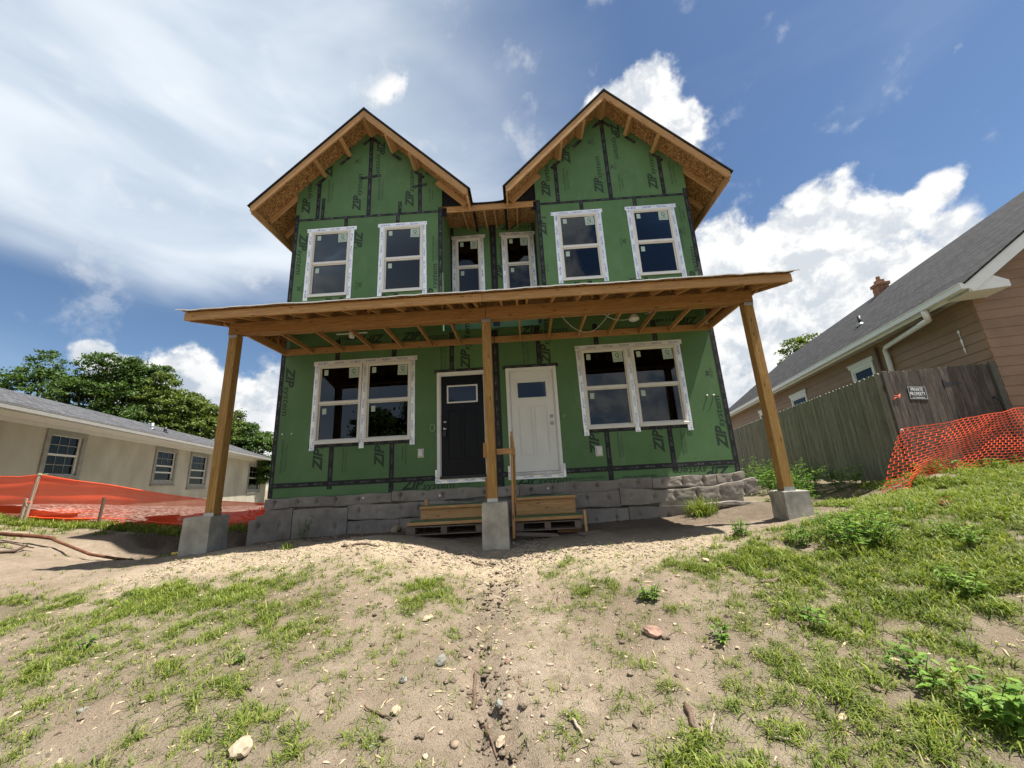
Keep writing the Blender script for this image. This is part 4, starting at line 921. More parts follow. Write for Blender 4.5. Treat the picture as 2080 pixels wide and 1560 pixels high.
# ------------------------------------------------------------------ quilted grey foam slabs stacked along the foundation
def slab(x0, x1, z0, z1, yf, seed, parent, th=.085, top=None, bot=None, dimples=True, notch=None):
    """wavy padded slab, front face at yf; top/bot: height offsets along 0..1"""
    R = random.Random(seed); nx = max(14, int((x1-x0)/.024)); nz = 12; ph = R.uniform(0, 9)
    dim = []
    if dimples:
        n = max(1, round((x1-x0)/.42)); dim = [(x0+(i+.5)*(x1-x0)/n+R.uniform(-.06, .06), z0+(z1-z0)*R.uniform(.42, .62), R.uniform(.012, .046)) for i in range(n)]
    vs = []; fs = []
    def P(i, j, k):
        u = i/nx; x = x0+(x1-x0)*u
        zt = z1 + .008*math.sin(x*5+ph)+.006*math.sin(x*13+ph*2) + (top(u) if top else 0)
        zb = z0 + .010*math.sin(x*4+ph*3)+.007*math.sin(x*11+ph) + (bot(u) if bot else 0)
        if notch and u < notch[0]: zt -= notch[1]*(1 if u < notch[0]*.5 else .55)
        v = j/nz; z = zb+(zt-zb)*v
        bul = .005*(1-(2*v-1)**6) + .006*math.sin(x*2+ph)
        y = yf - bul
        for dx, dz, dd in dim:
            r2_ = ((x-dx)/.03)**2+((z-dz)/.034)**2; y += dd*1.3*math.exp(-r2_) + dd*.7*math.exp(-((x-dx)/.016)**2)*math.exp(-((z-dz)/.12)**2); q_ = math.atan2(z-dz, x-dx); y += dd*.16*math.sin(q_*7+ph)*math.exp(-r2_*.25)*(1-math.exp(-r2_*2))
        y += .007*mnoise.noise(V((x*9, z*14, ph))) + .004*mnoise.noise(V((x*40, z*40, ph)))
        if k: y = yf+th
        return (x, y, z)
    for k in (0, 1):
        for i in range(nx+1):
            for j in range(nz+1): vs.append(P(i, j, k))
    m = (nx+1)*(nz+1); I = lambda i, j, k: k*m+i*(nz+1)+j
    for i in range(nx):
        for j in range(nz): fs += [[I(i, j, 0), I(i+1, j, 0), I(i+1, j+1, 0), I(i, j+1, 0)], [I(i, j, 1), I(i, j+1, 1), I(i+1, j+1, 1), I(i+1, j, 1)]]
        fs += [[I(i, nz, 0), I(i+1, nz, 0), I(i+1, nz, 1), I(i, nz, 1)], [I(i, 0, 0), I(i, 0, 1), I(i+1, 0, 1), I(i+1, 0, 0)]]
    for j in range(nz): fs += [[I(0, j, 0), I(0, j+1, 0), I(0, j+1, 1), I(0, j, 1)], [I(nx, j, 0), I(nx, j, 1), I(nx, j+1, 1), I(nx, j+1, 0)]]
    me = fixed((vs, fs)); me.polygons.foreach_set('use_smooth', [True]*len(me.polygons)); me.set_sharp_from_angle(angle=math.radians(50))
    c = V(((x0+x1)/2, yf, z0)); me.transform(Matrix.Translation(-c)); return obj('foam_slab', me, MT['foam'], parent, Matrix.Translation(c))
FS = thing('foundation_insulation', 'stacked grey quilted foam slabs lining the foundation below the green wall', 'insulation', (0, -.1, -.95))
s_ = lambda a: (lambda u: a*math.sin(math.pi*u))
for k, (a, b, z0, z1, y, kw) in enumerate([
    (-4.55, -2.085, -.415, -.235, -.105, {}), (-2.075, .35, -.405, -.215, -.105, {}), (.36, 2.85, -.405, -.205, -.105, {}), (2.86, 4.05, -.40, -.205, -.105, {}), (4.06, 4.57, -.40, -.205, -.11, dict(top=lambda u: .03*u)),
    (-4.76, -3.935, -1.10, -.43, -.19, dict(notch=(.34, .17))), (-3.925, -2.88, -1.05, -.45, -.19, {}), (-2.87, -.96, -.685, -.425, -.185, {}), (-.95, .99, -.69, -.43, -.185, dict(top=s_(-.055))),
    (1.0, 2.2, -.68, -.405, -.20, {}), (2.21, 4.70, -.67, -.395, -.215, dict(top=lambda u: .03-.065*math.sin(min(1, u*1.25)*math.pi*.9)+.10*max(0, u-.72)/.28*.9, bot=lambda u: .03*math.sin(u*3.1)+.12*max(0, u-.7)/.3)),
    (-2.88, -1.9, -1.05, -.705, -.16, dict(dimples=True)), (-1.89, .3, -1.05, -.71, -.16, {}), (.31, 2.34, -1.08, -.70, -.165, {}), (2.35, 3.75, -1.06, -.695, -.165, dict(top=lambda u: -.05*u)), (3.55, 4.76, -.80, -.735, -.30, dict(top=lambda u: .06*math.sin(u*3.1), bot=lambda u: .055*math.sin(u*3.1), dimples=False))]):
    slab(a, b, z0, z1, y, 100+k, FS, **kw)
for x, z in ((-2.62, -.30), (-1.15, -.33), (.9, -.3)):
    obj('foam_washer', fixed(merge([tubev([(x, -.128, z), (x, -.116, z)], .022, 12)])), MT['plastic'], FS)

# ------------------------------------------------------------------ temporary wooden steps
def steps(label, x0, x1, hi, lo_, left):
    s = thing('wooden_steps', label, 'steps', ((x0+x1)/2, -.9, g1((x0+x1)/2, -.9)), 'temporary wooden steps before the doors')
    yb, ym, yf = -.36, -.78, -1.16
    box('tread', x0-.01, x1+.01, ym-.02, yb, hi-.022, hi, MT['zip'], s); box('tread_edge', x0-.01, x1+.01, ym-.058, ym-.021, hi-.045, hi-.002, MT['lumber'], s)
    box('riser', x0, x1, ym-.02, ym+.018, lo_+.004, hi-.05, MT['lumber'], s)
    box('tread', x0-.10 if left else x0-.02, x1+.10, yf, ym-.022, lo_-.022, lo_, MT['zip'], s); box('tread_edge', x0-.11 if left else x0-.02, x1+.06, yf-.04, yf-.002, lo_-.045, lo_-.001, MT['lumber'], s)
    for x in (x0+.03, x1-.07): box('side_board', x, x+.038, ym+.02, yb-.02, -.94, hi-.024, MT['lumber2'], s)
    if left:
        box('stub', x0+.02, x0+.075, -.62, -.56, hi+.001, hi+.10, MT['lumber'], s); box('block', x1-.07, x1+.05, yf+.02, yf+.06, -1.02, lo_-.05, MT['lumber2'], s)
    else:
        box('leg', x1+.065, x1+.105, yf-.09, yf-.045, -1.03, lo_+.085, MT['lumber'], s); box('leg', x1-.02, x1+.02, yf+.28, yf+.32, -1.0, lo_-.024, MT['lumber'], s); box('rail', x1-.35, x1+.02, yf+.10, yf+.14, -.965, -.90, MT['lumber2'], s)
        box('leg', x0-.06, x0-.015, yf-.02, yf+.02, -.98, lo_-.05, MT['lumber2'], s)
steps('wooden steps with one low plank riser beside the black door side of the pier', -1.33, -.17, -.47, -.69, True)
steps('wooden steps with a tall knotty riser and slanted leg below the white door', .30, 1.305, -.405, -.70, False)
def pallet(label, x0, x1, yf, z0, M=None):
    p = thing('pallet', label, 'pallet', ((x0+x1)/2, yf+.4, z0), 'shipping pallets under the steps')
    m = MT['oldwood']
    for y in (yf, yf+.22, yf+.5, yf+.72):
        box('deck_board', x0, x1, y, y+.09, z0+.115, z0+.132, m, p); box('deck_board', x0, x1, y, y+.09, z0, z0+.016, m, p)
    n = 3
    for i in range(n):
        w = .15 if i == 0 else .10; x = x0+(x1-x0-w)*i/(n-1); box('stringer', x, x+w, yf+.004, yf+.80, z0+.017, z0+.114, m, p)
pallet('weathered pallet under the low plank steps by the black door', -1.46, -.24, -1.19, -.885); pallet('thin weathered pallet under the tall riser steps by the white door', .27, 1.33, -1.17, -.90)
for lab, a, b, w, h, r in (('short plank lying on soil at the pallet corner by the rough stone', (-1.62, -1.32, -.93), (-1.05, -1.30, -.93), .12, .035, 0), ('reddish plank sloping down from under the tall riser steps to the soil', (.28, -1.42, -.90), (.95, -1.22, -.975), .10, .03, .2),
                           ('upper of two flat board scraps at the foot of the slanted step leg', (1.28, -1.42, -.95), (1.62, -1.20, -.955), .15, .03, .1), ('lower of two flat board scraps at the foot of the slanted step leg', (1.33, -1.46, -.985), (1.86, -1.33, -.985), .14, .03, -.05)):
    tag(beam('wood_scrap', a, b, w, h, MT['oldwood'], None, roll=r), lab, 'board')
# handrail braced to the middle post
hr = thing('handrail', 'rough lumber handrail upright braced to the middle porch post', 'handrail', (.29, -1.5, -.95))
beam('upright', (.275, -1.62, -.93), (.31, -1.58, .56), .038, .085, MT['lumber'], hr, (0, 1, 0)); beam('upright', (.325, -1.60, -.45), (.335, -1.54, .34), .03, .075, MT['lumber2'], hr, (0, 1, 0))
box('crosspiece', .072, .36, -1.66, -1.625, .285, .37, MT['lumber'], hr); beam('top_block', (.345, -1.66, .25), (.315, -1.63, .62), .035, .07, MT['lumber2'], hr, (0, 1, 0)); box('cleat', -.115, -.073, -1.80, -1.70, .24, .46, MT['lumber2'], hr)
box('cleat', -.105, -.072, -1.75, -1.712, -.40, -.05, MT['lumber2'], hr)

# ------------------------------------------------------------------ neighbour: low stucco building
def left_house():
    X = V((-.33374, .94267, 0)); Y = V((-.94267, -.33374, 0)); F = Matrix((X, Y, V((0, 0, 1)))).transposed().to_4x4(); F.translation = (-11.594, .646, 0)
    T = thing('stucco_building', 'long low beige stucco building with grey shingle roof beyond the orange mesh', 'building', M=F @ Matrix.Translation((6, .5, -.4)))
    wn = [(2.88, 4.1, .68, 1.90), (8.38, 9.85, .55, 1.86), (11.42, 13.1, .37, 1.87), (19.85, 22.35, -.01, 1.72)]; F2 = F @ Matrix.Translation((0, .35, 0))
    wallpanel('wall', -7, 24, -2.2, 2.14, wn, .85, .25, MT['stucco'], T, F)
    box('end_wall', -7, -6.8, 1.11, 5.4, -2.2, 2.14, MT['stucco'], T, F=F); box('end_wall', 23.8, 24, 1.11, 5.4, -2.2, 2.14, MT['stucco'], T, F=F); box('back_wall', -7, 24, 5.41, 5.6, -2.2, 2.14, MT['stucco'], T, F=F)
    box('inner_wall', -6, 23.5, 2.5, 2.6, -1, 2.1, MT['dark'], T, F=F)
    # soffit of ribbed panels
    vs, fs = [], []
    for k, s in enumerate(np.arange(-7.4, 24.3, .4)):
        v, f = bxv(s+.006, s+.394, .02, .85, 2.135, 2.15); fs += [[i+len(vs) for i in q] for q in f]; vs += v
    tag(obj('soffit_panels', mesh(vs, fs), MT['soffit'], T, F), kind='stuff')
    box('frieze_board', -7, 24, .82, .849, 2.02, 2.134, MT['soffit'], T, F=F)
    box('fascia', -7.4, 24.4, .0, .019, 2.08, 2.25, MT['soffit'], T, F=F)
    me = fixed(merge([bxv(-7.4, 24.4, -.11, -.001, 2.10, 2.115), bxv(-7.4, 24.4, -.12, -.105, 2.10, 2.215), bxv(-7.4, 24.4, -.128, -.10, 2.21, 2.222)])); obj('gutter', me, MT['gutter'], T, F)
    sl = (3.44-2.22)/3.06; ln = math.hypot(3.06, 3.44-2.22)
    for q in (0, 1):   # roof planes with their own x-y frame for the shingle courses
        a = math.atan(sl); Rm = Matrix.Translation((0, -.07 if q == 0 else 6.05, 2.215)) @ (Matrix.Rotation(a, 4, 'X') if q == 0 else Matrix.Rotation(math.pi, 4, 'Z') @ Matrix.Rotation(a, 4, 'X'))
        me = fixed(bxv(-7.5, 24.5, 0, ln, 0, .03)) if q == 0 else fixed(bxv(-24.5, 7.5, 0, ln, 0, .03)); obj('roof', me, MT['shingle'], T, F @ Rm)
    prism_poly = [(-.07, 2.14), (3.0, 3.40), (6.05, 2.14)]
    G = Matrix(((0, 1, 0, 0), (1, 0, 0, 0), (0, 0, 1, 0), (0, 0, 0, 1)))
    prism('gable_end', prism_poly, -7.3, -7.2, MT['soffit'], T, F @ G); prism('gable_end', prism_poly, 24.1, 24.2, MT['soffit'], T, F @ G)
    for s, y in ((8.5, 1.25), (9.0, 1.0)):
        z = 2.24+(y+.07)*sl; v = merge([tubev([(s, y, z-.05), (s, y, z+.26)], .06, 12), tubev([(s, y, z), (s, y, z+.05)], [.12, .065], 12)]); obj('roof_vent', fixed(v, True), MT['blackmetal'] if s > 8.7 else MT['zinc'], T, F)
    for i, (a, b, c, d) in enumerate(wn):
        w = obj('window', fixed(merge([ring(a-.17, b+.17, c-.14, d+.12, .165, .462, .55), bxv(a-.2, b+.2, .43, .5, c-.2, c-.142)]), bev=.006), MT['stuccotrim'], T, F2)
        fr = obj('window_frame', fixed(merge([ring(a, b, c, d, .06, .52, .58), bxv(a+.06, b-.06, .515, .57, (c+d)/2-.03, (c+d)/2+.03)]), bev=.004), MT['soffit'], w, F2)
        for j, (z0, z1) in enumerate((((c+d)/2+.03, d-.06), (c+.06, (c+d)/2-.03))):
            box('pane', a+.055, b-.055, .552+.012*j, .558+.012*j, z0, z1, MT['glassd'], w, c=.0005, F=F2)
            if i == 0 or j == 0:
                for t in (1/3, 2/3): box('muntin', a+.06+(b-a-.12)*t-.008, a+.06+(b-a-.12)*t+.008, .540+.012*j, .550+.012*j, z0, z1, MT['stuccotrim'], w, c=.001, F=F2)
                box('muntin', a+.06, b-.06, .5385+.012*j, .5395+.012*j+.01, (z0+z1)/2-.011, (z0+z1)/2+.011, MT['stuccotrim'], w, c=.001, F=F2)
        if i in (1, 2): box('window_fan', a+.08, b-.08, .53, .57, c+.35, c+.41, MT['soffit'], w, F=F2)
        box('blind', a+.06, b-.06, .60, .61, c+.02, d-.02, MT['screen'], w, F=F2)
    # bed of pale landscape gravel between building and mesh
    ns, nt = 110, 34; vs = []; fs = []
    for i in range(ns+1):
        s = -6+27*i/ns
        for j in range(nt+1): vs.append(F @ V((s, .87-8.*j/nt, 0)))
    P_ = np.array([v[:] for v in vs]); O_ = np.array([-11.594, .646, 0]); base = -.035-.067*np.clip((P_-O_) @ np.array(X), -4, 22)
    yy = (P_-O_) @ np.array(Y); t = sstep(.87-yy, 0, 3.2)
    P_[:, 2] = base*(1-t) + gz(P_[:, 0], P_[:, 1], False)*t + .035 + (fbm(P_[:, 0], P_[:, 1], 3, 5, 3)-.5)*.03
    ok = (P_[:, 1] > .97) & (P_[:, 0] < -4.9)
    for i in range(ns):
        for j in range(nt):
            a = i*(nt+1)+j; q = [a, a+nt+1, a+nt+2, a+1]
            if all(ok[q]): fs.append(q)
    me = fixed(([V(p) for p in P_], fs), True); bm = bmesh.new(); bm.from_mesh(me); bmesh.ops.delete(bm, geom=[v for v in bm.verts if not v.link_faces], context='VERTS')
    if sum(f.normal.z for f in bm.faces) < 0: bmesh.ops.reverse_faces(bm, faces=bm.faces)
    bm.to_mesh(me); bm.free()
    tag(obj('gravel_bed', me, MT['gravel']), kind='structure')
    return F
LF = left_house()

# ------------------------------------------------------------------ orange mesh on the left with its stakes
def left_mesh():
    top = [(-14, 1.1, .58), (-12.4, .95, .56), (-11.48, .9, .549), (-11.0, .9, .516), (-10.49, .88, .535), (-9.7, .9, .372), (-8.85, .9, .232), (-8.16, .9, .091), (-7.35, .9, -.065), (-6.32, .92, -.241), (-5.3, .95, -.342), (-4.85, 1.0, -.36)]
    n = 110; m = 14; tx = [p[0] for p in top]; vs = []; fs = []
    xs = np.linspace(-14, -4.85, n+1); zt = np.interp(xs, tx, [p[2] for p in top]); yt = np.interp(xs, tx, [p[1] for p in top]); zb = gz(xs, yt-.02)+.0
    for k in (0, 1):
        for i in range(n+1):
            for j in range(m+1):
                v = j/m; z = zt[i]+(zb[i]-zt[i])*v; y = yt[i] + .03*math.sin(xs[i]*3.1+v*4)*v + .012*math.sin(v*19+xs[i]*1.7) + k*.002
                vs.append((xs[i], y, z))
    Mv = (n+1)*(m+1)
    for i in range(n):
        for j in range(m): a = i*(m+1)+j; fs.append([a, a+1, a+m+2, a+m+1])
    vs = vs[:Mv]
    t = thing('orange_debris_mesh', 'sagging sheet of fine orange debris mesh before the stucco building', 'mesh fence', (-9, .5, -.6))
    me = mesh(vs, fs, True); obj('mesh_sheet', me, MT['netfab'], t)
    tube('top_cord', [(x, y-.004, z+.004) for x, y, z in zip(xs[::2], yt[::2], zt[::2])], .009, MT['orange'], t, 6)
    zz = [zb[i]+.13+.02*math.sin(xs[i]*2) for i in range(40, n+1)]; tube('bottom_cord', [(xs[40+i], yt[40+i]-.03, zz[i]) for i in range(0, n-39, 2)], .011, MT['orange'], t, 6)
    # bunched mesh at the house corner
    R = random.Random(4); v2, f2 = [], []
    for k in range(60):
        c = V((R.uniform(-5.55, -4.95), R.uniform(.7, .95), R.uniform(-.82, -.5))); a = [V((R.uniform(-.1, .1), R.uniform(-.06, .06), R.uniform(-.09, .09))) for _ in range(3)]
        kk = len(v2); v2 += [c+a[0], c+a[1], c+a[2]+V((0, 0, .04)), c-a[1]*.6+a[0]*.3]; f2.append([kk, kk+1, kk+2, kk+3])
    obj('bunched_mesh', mesh(v2, f2), MT['netfab'], t)
    st = thing('stake', 'tall pale wooden stake tied to the peak of the orange mesh', 'stake', (-10.48, .82, -.5)); beam('pole', (-10.52, .80, -.78), (-10.48, .85, .57), .044, .044, MT['stickpale'], st, (0, 1, 0)); beam('splint', (-10.575, .772, -.74), (-10.55, .778, .03), .052, .036, MT['stickpale'], st, (0, 1, 0))
    tube('tie', [(-10.48+.034*math.cos(a), .85+.034*math.sin(a), .525+.004*a) for a in np.linspace(0, 6.6, 12)]+[(-10.38, .82, .53), (-10.22, .80, .54)], .006, MT['wiregreen'], st, 5)
    tube('tie', [(-10.52+.045*math.cos(a), .80+.045*math.sin(a), -.06+.003*a) for a in np.linspace(0, 6.4, 12)], .006, MT['orange'], st, 5)
    zg = g1(-8.75, .80); tag(beam('stake', (-8.77, .76, zg-.2), (-8.79, .80, -.036), .042, .045, MT['stick'], None, (0, 1, 0)), 'short dark wooden stake standing free before the orange mesh', 'stake')
    # rust coloured edging blocks seen through the mesh
    for i, (x, y, l, lab) in enumerate(((-10.35, 1.12, 1.0, 'long low rust coloured trough behind the orange mesh at the tall stake'), (-7.75, 1.18, .44, 'rust coloured box behind the orange mesh in line with the short stake'), (-6.95, 1.18, .34, 'rust coloured box behind the orange mesh beside the pier'))):
        zg = g1(x, y); o = obj('edging_block', fixed(merge([bxv(-l/2, l/2, -.14, .14, -.1, .16 if i else .10), bxv(-l/2-.03, l/2+.03, -.17, .17, .16 if i else .10, .20 if i else .13)]), bev=.006), MT['rust'], None, Matrix.Translation((x, y, zg))); tag(o, lab, 'block')
left_mesh()

# ------------------------------------------------------------------ neighbour: brown sided house
def right_house():
    X = V((-.244027, -.969768, 0)); Y = V((.969768, -.244027, 0)); F = Matrix((X, Y, V((0, 0, 1)))).transposed().to_4x4(); F.translation = (9.287, -.507, 0)
    T = thing('brown_house', 'brown lap sided house with dark shingle roof behind the weathered fence', 'house', M=F @ Matrix.Translation((-.55, .4, -.4)))
    ZG = 3.10; yw = .40; xw = -.55; RY, RZ = 5.3, 7.22; sl = (RZ-3.16)/RY; LEN = -22.
    wins = [(-4.95, -4.05, 1.45, 2.56), (-9.55, -8.35, 1.45, 2.50), (-13.6, -12.6, 1.45, 2.45)]
    expo = .195
    # side wall siding boards (cut round the windows)
    z = -.6; k = 0
    while z < 3.04:
        z1 = min(z+expo, 3.06); segs = [(LEN+.3, xw)]
        for a, b, c, d in wins:
            if z1 > c-.1 and z < d+.14:
                n = []
                for p, q in segs:
                    if a-.1 > p and b+.1 < q: n += [(p, a-.1), (b+.1, q)]
                    else: n.append((p, q))
                segs = n
        for p, q in segs:
            vs = [(p, yw-.020, z), (q, yw-.020, z), (q, yw-.006, z1+.012), (p, yw-.006, z1+.012), (p, yw+.004, z), (q, yw+.004, z), (q, yw+.002, z1+.012), (p, yw+.002, z1+.012)]
            fs = [[0, 1, 2, 3], [7, 6, 5, 4], [0, 4, 5, 1], [3, 2, 6, 7], [1, 5, 6, 2], [0, 3, 7, 4]]
            obj('siding_board', fixed((vs, fs)), MT['siding'], T, F)
        z = z1 if z1 < 3.05 else 9
    # front gable wall boards
    z = -.6
    while z < RZ-.5:
        z1 = z+expo; zz = max(z, 3.1); hw = RY-yw-max(0, (z+.2-3.16)/sl - yw) if z > 3.3 else RY-yw
        y0 = RY-hw; y1 = RY+hw
        vs = [(xw+.020, y0, z), (xw+.020, y1, z), (xw+.006, y1, z1+.012), (xw+.006, y0, z1+.012), (xw-.004, y0, z), (xw-.004, y1, z), (xw-.002, y1, z1+.012), (xw-.002, y0, z1+.012)]
        obj('siding_board', fixed((vs, [[0, 1, 2, 3], [7, 6, 5, 4], [0, 4, 5, 1], [3, 2, 6, 7], [1, 5, 6, 2], [0, 3, 7, 4]])), MT['siding'], T, F); z = z1
    box('wall_core', LEN+.3, xw-.01, yw+.01, 2*RY-yw, -.9, 3.1, MT['dark'], T, F=F)
    prism('gable_core', [(yw+.1, 3.1), (2*RY-yw-.1, 3.1), (RY, RZ-.4)], LEN+.3, xw-.01, MT['dark'], T, F @ Matrix(((0, 1, 0, 0), (1, 0, 0, 0), (0, 0, 1, 0), (0, 0, 0, 1))))
    # roof
    a = math.atan(sl); ln = math.hypot(RY+.06, (RY+.06)*sl)
    for q in (0, 1):
        Rm = Matrix.Translation((0, -.06 if q == 0 else 2*RY+.06, 3.13)) @ (Matrix.Rotation(a, 4, 'X') if q == 0 else Matrix.Rotation(math.pi, 4, 'Z') @ Matrix.Rotation(a, 4, 'X'))
        me = fixed(bxv(LEN, .06, 0, ln, 0, .035)) if q == 0 else fixed(bxv(-.06, -LEN, 0, ln, 0, .035)); obj('roof', me, MT['shinglechar'], T, F @ Rm)
        # rake trim on the front gable
        Rk = Rm; me = fixed(bxv(.005, .035, -.02, ln-.04, -.20, -.002)) if q == 0 else fixed(bxv(-.035, -.005, -.02, ln-.04, -.20, -.002)); obj('rake_trim', me, MT['white'], T, F @ Rk)
        me = fixed(bxv(xw, .004, .3, ln-.06, -.05, -.035)) if q == 0 else fixed(bxv(-.004, -xw, .3, ln-.06, -.05, -.035)); obj('rake_soffit', me, MT['white'], T, F @ Rk)
    # boxed return at the eave corner
    G = Matrix(((0, 1, 0, 0), (1, 0, 0, 0), (0, 0, 1, 0), (0, 0, 0, 1)))
    prism('eave_return', [(.0, 2.975), (.62, 2.975), (.62, 3.10), (.30, 3.32), (.0, 3.15)], xw+.03, .003, MT['white'], T, F @ G)
    box('soffit', LEN, xw+.02, .02, yw-.022, 3.045, 3.06, MT['soffit'], T, F=F)
    for s in np.arange(LEN+.5, xw, .6): pass
    for s in (-1.35, -10.4, -12.0): box('soffit_vent', s-.35, s+.35, .09, .30, 3.040, 3.0445, MT['zinc'], T, c=.001, F=F)
    box('fascia', LEN, .0, .0, .018, 2.98, 3.16, MT['white'], T, F=F)
    obj('gutter', fixed(merge([bxv(LEN, .03, -.12, -.001, 3.035, 3.05), bxv(LEN, .03, -.13, -.118, 3.035, 3.155), bxv(LEN, .03, -.142, -.11, 3.15, 3.165), bxv(.028, .034, -.13, -.001, 3.04, 3.16)])), MT['white'], T, F)
    obj('downspout', fixed(tubev([(-1.05, -.07, 3.04), (-1.05, -.06, 2.90), (-1.12, .0, 2.83), (-3.05, .25, 2.80), (-3.20, .30, 2.74), (-3.22, .32, 2.60), (-3.22, .33, .0)], .058, 10), True), MT['white'], T, F)
    box('downspout_board', -3.75, -3.62, .30, .35, .6, 2.95, MT['oldwood'], T, F=F)
    for i, (a_, b_, c_, d_) in enumerate(wins):
        w = obj('window', fixed(merge([ring(a_-.10, b_+.10, c_-.1, d_+.1, .10, yw-.045, yw+.03), bxv(a_-.17, b_+.17, yw-.06, yw-.02, d_+.1, d_+.19), bxv(a_-.20, b_+.20, yw-.075, yw-.02, d_+.19, d_+.225)]), bev=.005), MT['white'], T, F)
        obj('window_frame', fixed(merge([ring(a_, b_, c_, d_, .05, yw-.02, yw+.0), bxv(a_+.05, b_-.05, yw-.025, yw-.002, (c_+d_)/2-.025, (c_+d_)/2+.025)])), MT['white'], w, F); box('pane', a_+.04, b_-.04, yw-.008, yw-.004, c_+.04, d_-.04, MT['glassd'], w, c=.0005, F=F)
    # chimney with cap and pots
    cs, cy = -10.5, 5.1
    ch = obj('chimney', fixed(merge([bxv(cs-.20, cs+.20, cy-.2, cy+.2, 5.9, 7.50), bxv(cs-.25, cs+.25, cy-.25, cy+.25, 7.36, 7.50)]), bev=.01), MT['brick'], T, F)
    for r in range(6):
        for i in range(2):
            off = .06*(r % 2); box('brick', cs-.20+.2*i+off*.3, cs-.20+.2*i+.18+off*.3, cy-.222, cy-.19, 6.85+r*.08, 6.85+r*.08+.068, MT['brick'], ch, F=F); box('brick', cs+.19, cs+.222, cy-.20+.2*i, cy-.20+.2*i+.18, 6.85+r*.08, 6.85+r*.08+.068, MT['brick'], ch, F=F)
    obj('flue', fixed(merge([bxv(cs-.13, cs+.13, cy-.13, cy+.13, 7.50, 7.66), tubev([(cs, cy, 7.66), (cs, cy, 7.84)], .075, 12)])), MT['brick'], ch, F)
    ps, py = -6.1, 1.55; pz = 3.13+(py+.06)*sl; obj('vent_pipe', fixed(merge([tubev([(ps, py, pz-.05), (ps, py, pz+.36)], .055, 12)]), True), MT['blackmetal'], T, F); obj('pipe_flashing', fixed(merge([tubev([(ps, py, pz), (ps, py, pz+.12)], [.16, .06], 12)]), True), MT['zinc'], T, F)
    # flaking paint drip on the side wall
    vs, fs = [], []
    for z, w in ((2.50, .008), (2.46, .035), (2.42, .012), (2.30, .006), (2.28, .03), (2.10, .008), (2.08, .025), (1.95, .0)): vs += [(-1.05-w, yw-.024, z), (-1.05+w, yw-.024, z)]
    for i in range(7): fs.append([2*i, 2*i+1, 2*i+3, 2*i+2])
    obj('paint_drip', mesh(vs, fs), MT['whiteink'], T, F)
right_house()

